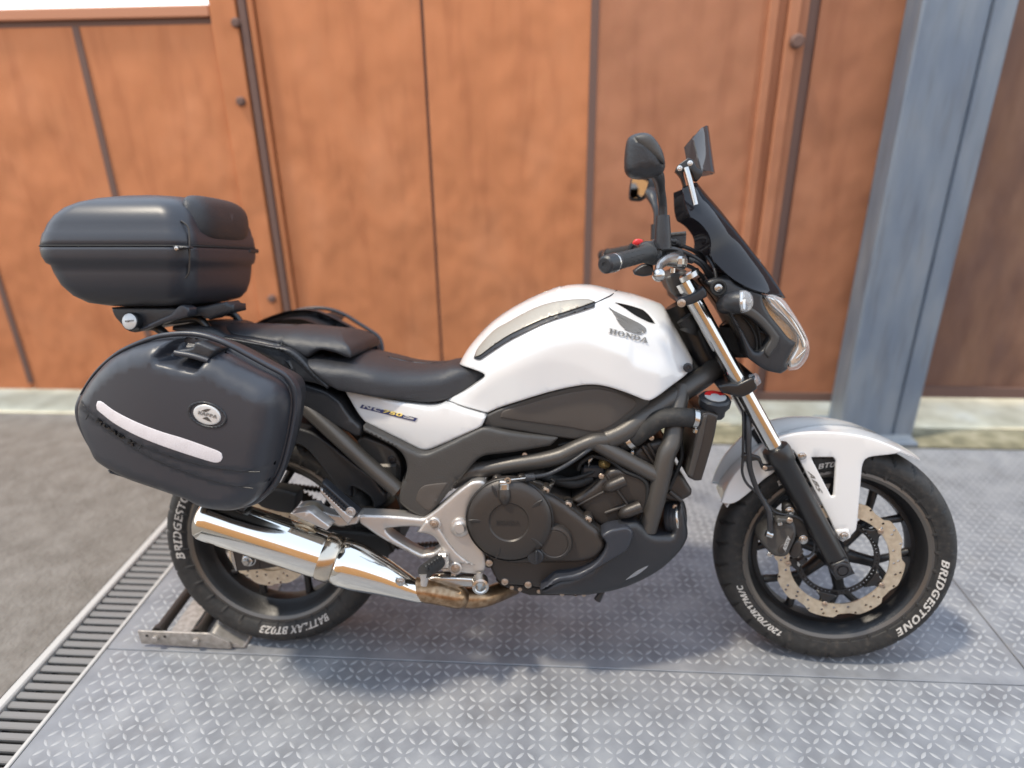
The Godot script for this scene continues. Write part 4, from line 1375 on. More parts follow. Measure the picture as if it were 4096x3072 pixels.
	panel(s, ol([0.242, 0.7486, 0.242, 0.7486, 0.3202, 0.7319, 0.4219, 0.7146, 0.4659, 0.7091, 0.4897, 0.7116, 0.5033, 0.718, 0.5033, 0.718, 0.6115, 0.6923, 0.6115, 0.6923, 0.6013, 0.6695, 0.6013, 0.6695, 0.5921, 0.6624, 0.5223, 0.6265, 0.4689, 0.6009, 0.4499, 0.5967, 0.4346, 0.6009, 0.3683, 0.6322, 0.3005, 0.6635, 0.3005, 0.6635, 0.2856, 0.6796, 0.2645, 0.7121], 0.012), 0.05, scz, 0.007, 0.006, 0.02, true)
	var side := part("side_cover", s, M.white, bike)
	s = stn()
	var nz := func(x: float, y: float) -> float: return scz.call(x, y) + 0.0016
	panel(s, ol([0.2936, 0.7098, 0.2936, 0.7098, 0.4381, 0.6815, 0.4381, 0.6815, 0.4311, 0.6734, 0.4311, 0.6734, 0.2875, 0.7014, 0.2875, 0.7014], 0.02), 0.12, nz, 0.0, 0.0, 0.02)
	part("name_plate", s, M.navy, side)
	flat_text(side, "lettering", "NC", "sans heavy", Vector2(0.295, 0.7027), Vector2(0.0466, -0.0089), Vector2(0.0019, 0.0078), nz, 0.0022, M.badge, 0.08)
	flat_text(side, "lettering", "750", "sans heavy", Vector2(0.3461, 0.6932), Vector2(0.05, -0.0095), Vector2(0.0018, 0.0078), nz, 0.0022, M.gold, 0.08)
	flat_text(side, "lettering", "S", "sans heavy", Vector2(0.4011, 0.6827), Vector2(0.0271, -0.0051), Vector2(0.0017, 0.0078), nz, 0.0022, M.badge, 0.12)
	# dark knee panel under the tank and the frame cover below it
	var kz := func(x: float, y: float) -> float: return 0.158 - 0.35 * maxf(0.0, x - 0.92) + 0.10 * (y - 0.72)
	s = stn()
	panel(s, ol([0.612, 0.6928, 0.612, 0.6928, 0.6444, 0.7098, 0.7108, 0.7359, 0.7765, 0.757, 0.8385, 0.7716, 0.871, 0.7744, 0.9069, 0.7689, 0.956, 0.753, 0.9855, 0.7404, 1.0083, 0.7381, 1.0083, 0.7381, 1.0154, 0.7359, 1.0154, 0.7359, 1.003, 0.7062, 0.9904, 0.6959, 0.9904, 0.6959, 0.9102, 0.6464, 0.8609, 0.641, 0.8312, 0.6346, 0.8312, 0.6346, 0.7947, 0.638, 0.7113, 0.6502, 0.6444, 0.6599, 0.6246, 0.6591, 0.6246, 0.6591, 0.6028, 0.6666, 0.6028, 0.6666], 0.012), 0.05, kz, 0.006, 0.005, 0.025, true)
	var knee := part("knee_panel", s, M.grey_plastic, bike)
	s = stn()
	panel(s, ol([0.6452, 0.6897, 0.6452, 0.6897, 0.6515, 0.7049, 0.7111, 0.7251, 0.7865, 0.7491, 0.8677, 0.7643, 0.9067, 0.7615, 0.9689, 0.7385, 0.9774, 0.7236, 0.9682, 0.7101, 0.9682, 0.7101, 0.8898, 0.6582, 0.8107, 0.6662, 0.728, 0.6763, 0.6448, 0.6878], 0.012), 0.10, func(x: float, y: float) -> float: return kz.call(x, y) + 0.0025, 0.004, 0.003, 0.02)
	part("grip_inlay", s, M.knee, knee)
	var fz := func(x: float, y: float) -> float: return 0.168 + 0.05 * (0.72 - y) - 0.16 * maxf(0.0, x - 0.66)
	s = stn()
	panel(s, ol([0.3048, 0.6651, 0.3048, 0.6651, 0.372, 0.6317, 0.4376, 0.601, 0.4546, 0.5972, 0.4734, 0.6017, 0.5416, 0.636, 0.5962, 0.6641, 0.5962, 0.6641, 0.6122, 0.6665, 0.6589, 0.6571, 0.7254, 0.6474, 0.789, 0.6404, 0.789, 0.6404, 0.7867, 0.6339, 0.7688, 0.6174, 0.7688, 0.6174, 0.6923, 0.6055, 0.6119, 0.5952, 0.5882, 0.5826, 0.5609, 0.5512, 0.5228, 0.5009, 0.5422, 0.5315, 0.5422, 0.5315, 0.4975, 0.4745, 0.4667, 0.4411, 0.4524, 0.4339, 0.4524, 0.4339, 0.4204, 0.4474, 0.3935, 0.4697, 0.3935, 0.4697, 0.3924, 0.4885, 0.4046, 0.5386, 0.4032, 0.5229, 0.4125, 0.5514, 0.412, 0.5707, 0.4049, 0.5899, 0.3884, 0.6077, 0.3614, 0.6221, 0.3043, 0.6506, 0.3043, 0.6506], 0.012), 0.06, fz, 0.010, 0.009, 0.02, true)
	var fcv := part("frame_cover", s, M.grey_plastic, bike)
	s = stn()
	panel(s, ol([0.4358, 0.4792, 0.4358, 0.4792, 0.4422, 0.5025, 0.459, 0.5181, 0.5178, 0.5266, 0.5178, 0.5266, 0.4891, 0.4805, 0.4945, 0.4825, 0.4945, 0.4825, 0.4679, 0.4526, 0.4324, 0.4809, 0.4324, 0.4809], 0.012), 0.12, func(x: float, y: float) -> float: return fz.call(x, y) + 0.0015, 0.003, 0.002, 0.02)
	part("grip_inlay", s, M.knee, fcv)
	# seats
	var top1 := ol([0.0951, 0.7974, 0.134, 0.8274, 0.1716, 0.8351, 0.2307, 0.8284, 0.2602, 0.8287, 0.2823, 0.8253, 0.3372, 0.8142, 0.392, 0.8031, 0.4468, 0.7997, 0.487, 0.802, 0.509, 0.8088, 0.5381, 0.8171, 0.5744, 0.8229, 0.6105, 0.8288], 0.015, false)
	var z1 := func(x: float, y: float) -> float:
		var t := clampf((along(top1, x) - y) / 0.050, 0.0, 1.0)
		return (0.165 - 0.30 * maxf(0.0, x - 0.33)) * pow(maxf(0.0, 1.0 - pow(1.0 - t, 3.4)), 0.55) + 0.10 * clampf(along(top1, x) - 0.04 - y, 0.0, 0.07) * 0.3
	s = stn()
	panel(s, ol([0.1565, 0.8214, 0.1565, 0.8214, 0.163, 0.8338, 0.1721, 0.8374, 0.1817, 0.8347, 0.1897, 0.825, 0.2306, 0.8266, 0.2602, 0.828, 0.2822, 0.8246, 0.3372, 0.8142, 0.392, 0.8031, 0.4468, 0.7997, 0.487, 0.802, 0.5089, 0.8059, 0.5379, 0.8007, 0.5776, 0.7931, 0.5968, 0.7874, 0.6023, 0.7836, 0.5866, 0.7678, 0.5548, 0.7462, 0.5093, 0.7225, 0.4728, 0.7165, 0.44, 0.7187, 0.3894, 0.7272, 0.3218, 0.7381, 0.2438, 0.7513, 0.2438, 0.7513, 0.2121, 0.7698, 0.179, 0.7985], 0.012), 0.0, z1, 0.008, 0.008, 0.012, true)
	part("rider_seat", s, M.vinyl, bike)
	var top2 := ol([-0.1404, 0.8955, -0.1024, 0.9002, -0.0272, 0.9007, 0.0844, 0.8976, 0.1006, 0.8994, 0.1743, 0.8928, 0.2074, 0.8901, 0.2331, 0.8885, 0.2522, 0.8887, 0.2699, 0.8888], 0.015, false)
	var z2 := func(x: float, y: float) -> float:
		var t := clampf((along(top2, x) - y) / 0.055, 0.0, 1.0)
		return (0.125 + 0.08 * (x - 0.1)) * pow(maxf(0.0, 1.0 - pow(1.0 - t, 3.0)), 0.55)
	s = stn()
	panel(s, ol([-0.0852, 0.8945, -0.0852, 0.8945, -0.0887, 0.9022, -0.085, 0.9017, -0.0272, 0.9007, 0.0844, 0.8976, 0.1006, 0.8991, 0.1743, 0.892, 0.2074, 0.8894, 0.2328, 0.8806, 0.2564, 0.8638, 0.2691, 0.8524, 0.2735, 0.8309, 0.261, 0.8293, 0.2332, 0.84, 0.1952, 0.8471, 0.1775, 0.8415, 0.1589, 0.8269, 0.1589, 0.8269, 0.1442, 0.8308, 0.1122, 0.8493, 0.0782, 0.8609, 0.0956, 0.8561, 0.0245, 0.8713, -0.0499, 0.8812], 0.012), 0.0, z2, 0.010, 0.008, 0.012, true)
	part("passenger_seat", s, M.vinyl, bike)
	# tail: side covers under the passenger seat
	s = stn()
	panel(s, ol([-0.2064, 0.8894, -0.2064, 0.8894, -0.2046, 0.9004, -0.1669, 0.904, -0.1024, 0.901, -0.0803, 0.8938, -0.0803, 0.8938, -0.0521, 0.8808, -0.0521, 0.8808, 0.029, 0.8711, 0.1017, 0.856, 0.0844, 0.8594, 0.0844, 0.8594, 0.1147, 0.8478, 0.1511, 0.8228, 0.2169, 0.7614, 0.2169, 0.7614, 0.2097, 0.7544, 0.2097, 0.7544, 0.1826, 0.7651, 0.1345, 0.7706, 0.1345, 0.7706, 0.1026, 0.8188, 0.1286, 0.7832, 0.0583, 0.8269, -0.012, 0.851, -0.0917, 0.8651, -0.0917, 0.8651, -0.1518, 0.8764], 0.012), 0.0, lin_z(0.1, 0.8, 0.140, 0.10, -0.10), 0.012, 0.010, 0.02, true)
	part("tail_cover", s, M.black, bike)
	s = stn()
	panel(s, ol(GRAB, 0.012), 0.08, lin_z(0.1, 0.8, 0.150, 0.06, -0.06), 0.006, 0.006, 0.02)
	part("grab_rail", s, M.black, bike)
	flip = true
	s = stn()
	panel(s, ol(GRAB, 0.012), 0.08, lin_z(0.1, 0.8, 0.150, 0.06, -0.06), 0.006, 0.006, 0.02)
	part("grab_rail", s, M.black, bike)
	flip = false
	s = stn()
	panel(s, ol([0.108, 0.7752, 0.108, 0.7752, 0.132, 0.7669, 0.132, 0.7669, 0.1766, 0.7519, 0.2024, 0.7453, 0.2024, 0.7453, 0.2379, 0.7214, 0.2379, 0.7214, 0.264, 0.6798, 0.2944, 0.6521, 0.2944, 0.6521, 0.29, 0.6308, 0.29, 0.6308, 0.276, 0.6288, 0.276, 0.6288, 0.2244, 0.6544, 0.1728, 0.6783, 0.1728, 0.6783, 0.1388, 0.6989, 0.1039, 0.7053, 0.1039, 0.7053], 0.015), 0.03, lin_z(0.2, 0.75, 0.135, 0.08, 0.0), 0.008, 0.008, 0.025, true)
	part("tail_side_panel", s, M.black, bike)
	s = stn()
	tube(s, pv3([0.1229, 0.711, 0.105, 0.1811, 0.6666, 0.125, 0.2508, 0.6102, 0.142, 0.3124, 0.5536, 0.145, 0.385, 0.4924, 0.15]), 0.0205, 18)
	part("subframe_tube", s, M.frame, bike)
	s = stn()
	plate(s, [0.281, 0.6193, 0.281, 0.6193, 0.3233, 0.6056, 0.3652, 0.5811, 0.382, 0.5449, 0.382, 0.5449, 0.3786, 0.486, 0.3786, 0.486, 0.3487, 0.5074, 0.3002, 0.5578, 0.2661, 0.6045, 0.2661, 0.6045], -0.09, 0.10, 0.006)
	var bay := part("battery_box", s, M.grey_plastic, bike)
	bolt(bay, Vector3(0.3592, 0.5591, 0.1), 0.010, M.black)
	s = stn()
	block(s, Vector3(0.3467, 0.5227, 0.09), Vector3(0.06, 0.05, 0.04), 0.006)
	part("fuse_box", s, M.frame, bike)
	# added dark core that fills the inside of the bike against see-through
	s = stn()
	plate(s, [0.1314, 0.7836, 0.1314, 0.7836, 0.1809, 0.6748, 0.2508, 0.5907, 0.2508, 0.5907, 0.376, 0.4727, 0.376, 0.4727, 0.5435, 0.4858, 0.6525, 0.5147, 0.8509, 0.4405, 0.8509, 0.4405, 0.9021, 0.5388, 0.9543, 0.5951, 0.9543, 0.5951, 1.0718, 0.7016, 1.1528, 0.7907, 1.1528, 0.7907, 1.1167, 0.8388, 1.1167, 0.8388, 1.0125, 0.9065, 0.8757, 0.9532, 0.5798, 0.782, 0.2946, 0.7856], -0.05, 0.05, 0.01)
	part("dark_filler_core", s, M.dark, bike)

func engine() -> void:
	var s := stn()
	# frame tubes
	var r := 0.0175
	for q in [[pv3([0.5204, 0.5136, 0.135, 0.5664, 0.5431, 0.14, 0.6185, 0.554, 0.145, 0.6767, 0.5674, 0.15, 0.7442, 0.5794, 0.15, 0.7944, 0.5933, 0.15, 0.8341, 0.6132, 0.15, 0.8736, 0.6305, 0.15, 0.9069, 0.6357, 0.145, 0.9343, 0.6478, 0.13]), 0.0205], [pv3([0.8786, 0.6279, 0.15, 0.9542, 0.5863, 0.15, 1.0317, 0.5464, 0.15]), 0.0195], [pv3([1.0922, 0.7579, 0.085, 1.0815, 0.7146, 0.11, 1.0667, 0.6358, 0.14, 1.0511, 0.597, 0.15, 1.0365, 0.5098, 0.15, 1.0152, 0.4023, 0.14]), 0.0235], [pv3([1.1873, 0.7984, 0.03, 1.1514, 0.7785, 0.06, 1.0977, 0.7476, 0.085, 1.0216, 0.7027, 0.115, 0.9545, 0.6565, 0.135, 0.9083, 0.6345, 0.14]), 0.0265]]:
		s = stn()
		tube(s, q[0], q[1], 20)
		part("frame_tube", s, M.frame, bike)
	# crankcase
	s = stn()
	panel(s, ol([0.6116, 0.3632, 0.6116, 0.3632, 0.593, 0.406, 0.5883, 0.4632, 0.6072, 0.5097, 0.6478, 0.5335, 0.7016, 0.533, 0.7621, 0.5082, 0.8194, 0.4745, 0.8636, 0.4386, 0.8977, 0.4094, 0.8977, 0.4094, 0.9087, 0.3758, 0.903, 0.336, 0.8766, 0.3061, 0.8766, 0.3061, 0.8743, 0.2585, 0.8678, 0.2453, 0.8678, 0.2453, 0.8337, 0.2386, 0.7649, 0.2491, 0.7167, 0.2548, 0.6476, 0.258, 0.6476, 0.258, 0.6268, 0.2868, 0.6166, 0.3196], 0.012), -0.14, flat_z(0.178), 0.010, 0.010, 0.03)
	var crank := part("crankcase", s, M.engine, bike)
	s = stn()
	panel(s, ol([0.6362, 0.3748, 0.6059, 0.4024, 0.5979, 0.4587, 0.6199, 0.5082, 0.6598, 0.5282, 0.7095, 0.5277, 0.7624, 0.5083, 0.8156, 0.475, 0.8558, 0.443, 0.8877, 0.4159, 0.8877, 0.4159, 0.9026, 0.3892, 0.9044, 0.3723, 0.8942, 0.356, 0.8746, 0.3394, 0.8415, 0.3312, 0.7645, 0.3265, 0.6768, 0.3229, 0.6768, 0.3229, 0.6497, 0.3376], 0.012), 0.15, flat_z(0.197), 0.016, 0.014, 0.025)
	part("crankcase_cover", s, M.engine, crank)
	var cc := Vector3(0.6719, 0.4468, 0.215)
	s = stn()
	var rr := 0.1015
	lathe(s, pv([rr + 0.002, -0.030, rr + 0.002, 0.0, rr - 0.004, 0.007, 0.085, 0.012, 0.060, 0.0145, 0.0495, 0.015, 0.0475, 0.013, 0.0460, 0.011, 0.0, 0.011]), 72, facing(cc))
	var clutch := part("clutch_cover", s, M.engine, crank)
	for i in 5:
		var a := 0.62 + TAU * i / 5 + (0.12 if i == 1 else 0.0)
		var c := cc + Vector3(0.082 * cos(a), 0.082 * sin(a), 0.0118)
		s = stn()
		lathe(s, pv([0, -0.003, 0.0048, -0.002, 0.006, 0.0006, 0.0045, 0.0022, 0, 0.0026]), 10, facing(c).scaled_local(Vector3(1, 1, 1)) * Transform3D(Basis(Vector3(0, 0, 1), a).scaled_local(Vector3(3.2, 0.75, 1)), Vector3.ZERO))
		part("clutch_rib", s, M.engine_dark, crank)
	flat_text(crank, "lettering", "HONDA", "serif heavy", Vector2(0.64, 0.4379), Vector2(0.0584, 0.0017), Vector2(0, 0.0104), flat_z(0.215 + 0.0115), 0.0016, M.engine_dark)
	s = stn()
	lathe(s, pv([0.045, -0.03, 0.045, -0.002, 0.042, 0.004, 0.036, 0.006, 0.034, 0.0045, 0.033, 0.0045, 0.032, 0.006, 0, 0.007]), 40, facing(Vector3(0.7815, 0.3899, 0.21)))
	part("ignition_cover", s, M.engine, crank)
	s = stn()
	lathe(s, pv([0.021, -0.03, 0.021, 0.004, 0.0195, 0.010, 0.017, 0.012, 0, 0.012]), 28, facing(Vector3(0.7361, 0.3561, 0.21)))
	block(s, Vector3(0.7382, 0.3606, 0.226), Vector3(0.006, 0.032, 0.012), 0.002, Transform3D())
	part("oil_filler_cap", s, M.black, crank)
	s = stn()
	tube(s, pv3([0.6619, 0.4948, 0.222, 0.6615, 0.5099, 0.226, 0.6606, 0.5261, 0.222]), [0.011, 0.0155, 0.0155], 16)
	part("release_boss", s, M.engine, crank)
	s = stn()
	tube(s, pv3([0.6606, 0.5248, 0.222, 0.6599, 0.5424, 0.222]), [0.0145, 0.0135], 16)
	block(s, Vector3(0.657, 0.5441, 0.222), Vector3(0.020, 0.012, 0.018), 0.003)
	lathe(s, pv([0.004, -0.003, 0.0085, -0.003, 0.0085, 0.003, 0.004, 0.003]), 14, facing(Vector3(0.6687, 0.5514, 0.226)))
	part("release_arm", s, M.silver, crank)
	for q in [Vector3(0.6386, 0.5348, 0.18), Vector3(0.6987, 0.5369, 0.18), Vector3(0.7589, 0.5109, 0.18), Vector3(0.8142, 0.4756, 0.18), Vector3(0.8641, 0.439, 0.18), Vector3(0.5947, 0.4946, 0.18), Vector3(0.5841, 0.4331, 0.18), Vector3(0.6183, 0.3169, 0.18), Vector3(0.6579, 0.2667, 0.178), Vector3(0.717, 0.2607, 0.178), Vector3(0.7746, 0.2542, 0.178), Vector3(0.8361, 0.2472, 0.178)]:
		s = stn()
		lathe(s, pv([0.0125, -0.03, 0.0125, 0.0, 0.0115, 0.001]), 16, facing(q))
		part("bolt_boss", s, M.engine, crank)
		bolt(crank, q, 0.0072, M.bolt)
	s = stn()
	var seam := []
	for q: Vector2 in ol([0.6362, 0.3748, 0.6059, 0.4024, 0.5979, 0.4587, 0.6199, 0.5082, 0.6598, 0.5282, 0.7095, 0.5277, 0.7624, 0.5083, 0.8156, 0.475, 0.8558, 0.443, 0.8877, 0.4159, 0.8877, 0.4159, 0.9026, 0.3892, 0.9044, 0.3723, 0.8942, 0.356, 0.8746, 0.3394, 0.8415, 0.3312, 0.7645, 0.3265, 0.6768, 0.3229, 0.6768, 0.3229, 0.6497, 0.3376], 0.012):
		seam.append(Vector3(q.x, q.y, 0.1795))
	seam.append(seam[0])
	tube(s, seam, 0.0022, 6, false)
	part("gasket", s, M.dark, crank)
	s = stn()
	lathe(s, pv([rr + 0.0035, -0.006, rr + 0.0055, -0.004, rr + 0.0055, 0.000, rr + 0.0035, 0.002]), 72, facing(cc))
	part("clutch_cover_rim", s, M.engine_dark, crank)
	s = stn()
	tube(s, pv3([0.6734, 0.5522, 0.225, 0.6944, 0.5541, 0.222, 0.7105, 0.5558, 0.22]), 0.0022, 8)
	part("cable_end", s, M.silver, bike)
	s = stn()
	tube(s, pv3([0.7297, 0.558, 0.215, 0.762, 0.5613, 0.205, 0.7944, 0.5742, 0.195, 0.8271, 0.5908, 0.18, 0.8598, 0.6125, 0.17, 0.8922, 0.62, 0.12]), 0.0052, 10)
	tube(s, pv3([0.7098, 0.5558, 0.22, 0.7317, 0.5581, 0.215]), 0.0098, 6)
	part("clutch_cable", s, M.black, bike)
	# cylinder block, head and head cover leaning forward
	s = stn()
	panel(s, ol([0.8249, 0.4762, 0.8249, 0.4762, 0.8633, 0.5038, 0.9059, 0.5454, 0.9059, 0.5454, 0.9107, 0.556, 0.9107, 0.556, 0.9388, 0.5646, 0.9757, 0.5539, 1.0129, 0.5356, 1.0129, 0.5356, 1.0273, 0.5078, 1.0125, 0.4579, 1.0125, 0.4579, 0.9995, 0.4451, 0.901, 0.4083, 0.901, 0.4083, 0.8717, 0.4291, 0.8473, 0.4571], 0.012), -0.13, lin_z(0.95, 0.45, 0.150, 0.0, 0.05), 0.014, 0.012, 0.03)
	var cyl := part("cylinder_block", s, M.engine, bike)
	for q in [pv3([0.9045, 0.5083, 0.155, 0.9168, 0.5208, 0.165, 0.9526, 0.539, 0.165]), pv3([0.9449, 0.4414, 0.155, 0.9569, 0.4552, 0.165, 0.9935, 0.472, 0.165])]:
		s = stn()
		tube(s, q, [0.006, 0.0155, 0.0155], 14)
		part("bolt_tunnel", s, M.engine, cyl)
	s = stn()
	tube(s, pv3([0.8385, 0.4648, 0.152, 0.9029, 0.5051, 0.156]), 0.0035, 8)
	tube(s, pv3([0.908, 0.4471, 0.152, 0.9606, 0.4713, 0.156]), 0.005, 8)
	tube(s, pv3([0.9067, 0.5489, 0.156, 0.9568, 0.479, 0.158, 0.9746, 0.4536, 0.155]), 0.0035, 8)
	part("casting_rib", s, M.engine, cyl)
	s = stn()
	panel(s, ol([0.964, 0.5829, 0.964, 0.5829, 0.98, 0.6078, 1.0096, 0.6241, 1.0096, 0.6241, 1.0492, 0.6335, 1.0629, 0.6234, 1.0629, 0.6234, 1.0759, 0.5536, 1.0759, 0.5536, 1.0929, 0.5487, 1.1253, 0.5016, 1.1253, 0.5016, 1.1243, 0.4873, 1.0965, 0.4687, 1.0965, 0.4687, 1.0626, 0.4714, 1.0277, 0.4992, 1.0277, 0.4992, 0.9994, 0.5341], 0.012), -0.13, flat_z(0.125), 0.016, 0.014, 0.03)
	part("head_cover", s, M.engine, cyl)
	for q in [pv3([0.9953, 0.6161, 0.13, 1.0304, 0.5662, 0.13]), pv3([1.0083, 0.6233, 0.13, 1.0402, 0.5734, 0.13]), pv3([1.0666, 0.5001, 0.13, 1.0978, 0.476, 0.13])]:
		s = stn()
		tube(s, q, 0.0055, 8)
		part("casting_rib", s, M.engine, cyl)
	# clutter in the throat of the engine
	s = stn()
	block(s, Vector3(0.8782, 0.5429, 0.1), Vector3(0.06, 0.035, 0.05), 0.006)
	part("fuel_injector", s, M.black, bike)
	s = stn()
	lathe(s, pv([0, 0, 0.012, 0, 0.014, 0.01, 0.011, 0.02, 0, 0.02]), 16, facing(Vector3(0.8987, 0.5656, 0.12), Vector3(0.6, 0.3, 0.7)))
	part("temperature_sensor", s, M.brass, bike)
	for q in [pv3([0.8891, 0.586, 0.13, 0.9222, 0.5774, 0.14, 0.9547, 0.5566, 0.155, 0.9916, 0.5418, 0.155, 1.0088, 0.5213, 0.155, 1.0093, 0.4809, 0.15, 0.9974, 0.427, 0.14]), pv3([0.8805, 0.5456, 0.12, 0.8463, 0.5338, 0.13, 0.8125, 0.5259, 0.13, 0.7613, 0.5247, 0.13]), pv3([0.8396, 0.5483, 0.12, 0.8458, 0.5677, 0.125, 0.8722, 0.5874, 0.13, 0.8925, 0.5843, 0.13]), pv3([1.089, 0.6343, 0.12, 1.0938, 0.5836, 0.125, 1.0663, 0.5071, 0.13])]:
		s = stn()
		tube(s, q, 0.0055, 10)
		part("wiring_loom", s, M.dark, bike)
	s = stn()
	plate(s, [0.8623, 0.5801, 0.8623, 0.5801, 0.8754, 0.5944, 0.879, 0.5875, 0.879, 0.5875, 0.8677, 0.5662, 0.8646, 0.552, 0.8646, 0.552], 0.12, 0.13, 0.002)
	part("wiring_clip", s, M.silver, bike)
	s = stn()
	tube(s, pv3([0.6715, 0.5302, 0.12, 0.7266, 0.5386, 0.12, 0.7784, 0.5219, 0.12, 0.83, 0.5123, 0.12, 0.8747, 0.5244, 0.11]), 0.014, 12)
	part("water_pipe", s, M.dark, bike)
	s = stn()
	plate(s, [0.7251, 0.5301, 0.7251, 0.5301, 0.7452, 0.527, 0.7636, 0.5188, 0.7785, 0.5296, 0.7785, 0.5296, 0.7718, 0.5347, 0.7718, 0.5347, 0.7818, 0.5314, 0.7818, 0.5314, 0.7754, 0.5138, 0.7588, 0.5029, 0.7588, 0.5029, 0.7386, 0.5129], 0.15, 0.165, 0.003)
	part("cable_bracket", s, M.engine_dark, bike)
	# cooling
	s = stn()
	plate(s, [1.1286, 0.7089, 1.1286, 0.7089, 1.1472, 0.7125, 1.1678, 0.7039, 1.1678, 0.7039, 1.1605, 0.6443, 1.1374, 0.5423, 1.1374, 0.5423, 1.1212, 0.5405, 1.1045, 0.5494, 1.1045, 0.5494, 1.1142, 0.6367], -0.17, 0.168, 0.006)
	var rad := part("radiator", s, M.engine, bike)
	s = stn()
	plate(s, [1.1323, 0.7035, 1.1323, 0.7035, 1.1417, 0.7069, 1.1417, 0.7069, 1.1324, 0.6384, 1.1148, 0.5513, 1.1148, 0.5513, 1.1016, 0.5561, 1.1016, 0.5561, 1.1193, 0.6448], 0.12, 0.1705, 0.002)
	part("radiator_guard", s, M.frame, rad)
	s = stn()
	var cap_at := Vector3(1.166, 0.7147, 0.12)
	lathe(s, pv([0.030, -0.02, 0.030, 0.002, 0.038, 0.006, 0.039, 0.024, 0.034, 0.029, 0, 0.031]), 10, facing(cap_at, Vector3(0.05, 0.95, 0.30)))
	part("radiator_cap", s, M.black, rad)
	s = stn()
	lathe(s, pv([0.026, 0.030, 0.026, 0.0315, 0, 0.0315]), 24, facing(cap_at, Vector3(0.05, 0.95, 0.30)))
	part("cap_label", s, M.badge, rad)
	s = stn()
	lathe(s, pv([0.026, 0.0316, 0.026, 0.0322, 0.012, 0.0322]), 24, facing(cap_at, Vector3(0.05, 0.95, 0.30)), 1.9, 4.6)
	part("cap_warning_arc", s, M.red, rad)
	s = stn()
	tube(s, pv3([0.9471, 0.6195, 0.12, 0.9739, 0.6366, 0.13, 1.0064, 0.6655, 0.14, 1.0343, 0.6883, 0.145, 1.069, 0.6954, 0.15, 1.1047, 0.694, 0.15, 1.1382, 0.6894, 0.145]), 0.0235, 18)
	var hose := part("radiator_hose", s, M.rubber, bike)
	for q in [[Vector3(0.9665, 0.6295, 0.13), Vector3(0.9785, 0.6399, 0.133)], [Vector3(1.1144, 0.6935, 0.15), Vector3(1.1278, 0.6913, 0.148)]]:
		s = stn()
		var dd: Vector3 = (q[1] - q[0]).normalized()
		lathe(s, pv([0.0238, -0.006, 0.0252, -0.006, 0.0252, 0.006, 0.0238, 0.006]), 24, facing(q[0], dd))
		block(s, q[0] + Vector3(0.004, -0.029, 0.008), Vector3(0.012, 0.014, 0.016), 0.003)
		part("hose_clamp", s, M.silver, hose)
	s = stn()
	for k in 3:
		lathe(s, pv([0, -0.02, 0.043 - 0.002 * k, -0.02, 0.045, -0.012 + 0.010 * k, 0.045, -0.008 + 0.010 * k, 0.036, -0.004 + 0.010 * k, 0, 0.0 + 0.010 * k]), 32, facing(Vector3(1.0919, 0.4211, 0.1), Vector3(0.90, 0.16, 0.38)))
	var horn := part("horn", s, M.black, bike)
	s = stn()
	lathe(s, pv([0.045, 0.012, 0.0465, 0.012, 0.0465, 0.016, 0.043, 0.018]), 32, facing(Vector3(1.0919, 0.4211, 0.1), Vector3(0.90, 0.16, 0.38)))
	part("horn_rim", s, M.silver, horn)
	# belly pan
	s = stn()
	panel(s, ol([0.8953, 0.3963, 0.8953, 0.3963, 0.9017, 0.4108, 0.9382, 0.4279, 0.9814, 0.4344, 0.9814, 0.4344, 0.9951, 0.4259, 1.002, 0.419, 1.002, 0.419, 1.0262, 0.3958, 1.0764, 0.3908, 1.0764, 0.3908, 1.0823, 0.4088, 1.0959, 0.4728, 1.0959, 0.4728, 1.1054, 0.4449, 1.1162, 0.4063, 1.1162, 0.4063, 1.1184, 0.3814, 1.1018, 0.345, 1.0536, 0.2963, 0.9906, 0.263, 0.9366, 0.2475, 0.8683, 0.2399, 0.8683, 0.2399, 0.7993, 0.2489, 0.7474, 0.2557, 0.7474, 0.2557, 0.7857, 0.291, 0.7857, 0.291, 0.8192, 0.2965, 0.8532, 0.3061, 0.8868, 0.3291, 0.9058, 0.3569, 0.9087, 0.3751], 0.012), -0.12, lin_z(0.95, 0.3, 0.178, -0.25, 0.08), 0.020, 0.018, 0.025)
	var belly := part("belly_pan", s, M.black, bike)
	s = stn()
	panel(s, ol([0.8955, 0.4084, 0.8955, 0.4084, 0.9065, 0.4193, 0.9294, 0.427, 0.959, 0.4296, 0.959, 0.4296, 0.9726, 0.4177, 0.9746, 0.4072, 0.9746, 0.4072, 0.9657, 0.3751, 0.9562, 0.3624, 0.9562, 0.3624, 0.8988, 0.3284, 0.8425, 0.2933, 0.8425, 0.2933, 0.8189, 0.2925, 0.7952, 0.2906, 0.7952, 0.2906, 0.7486, 0.2697, 0.7486, 0.2697, 0.7849, 0.3015, 0.8186, 0.307, 0.8538, 0.3168, 0.8878, 0.3406, 0.9061, 0.3697, 0.909, 0.3876], 0.012), 0.12, lin_z(0.95, 0.3, 0.190, -0.20, 0.08), 0.008, 0.008, 0.025)
	part("belly_ridge", s, M.case, belly)
	s = stn()
	panel(s, ol([0.9619, 0.2816, 0.9619, 0.2816, 0.9881, 0.3025, 1.0178, 0.3162, 1.0178, 0.3162, 1.0147, 0.3114, 1.0147, 0.3114, 0.9885, 0.2916], 0.01), 0.1, lin_z(0.95, 0.3, 0.1795, -0.25, 0.08), 0.0, 0.0, 0.0)
	part("belly_slot", s, M.plate, belly)
	s = stn()
	lathe(s, pv([0.013, -0.004, 0.013, 0.004, 0.010, 0.006, 0.006, 0.003, 0, 0.003]), 18, facing(Vector3(0.8719, 0.2716, 0.178)))
	part("belly_rivet", s, M.dark, belly)
	s = stn()
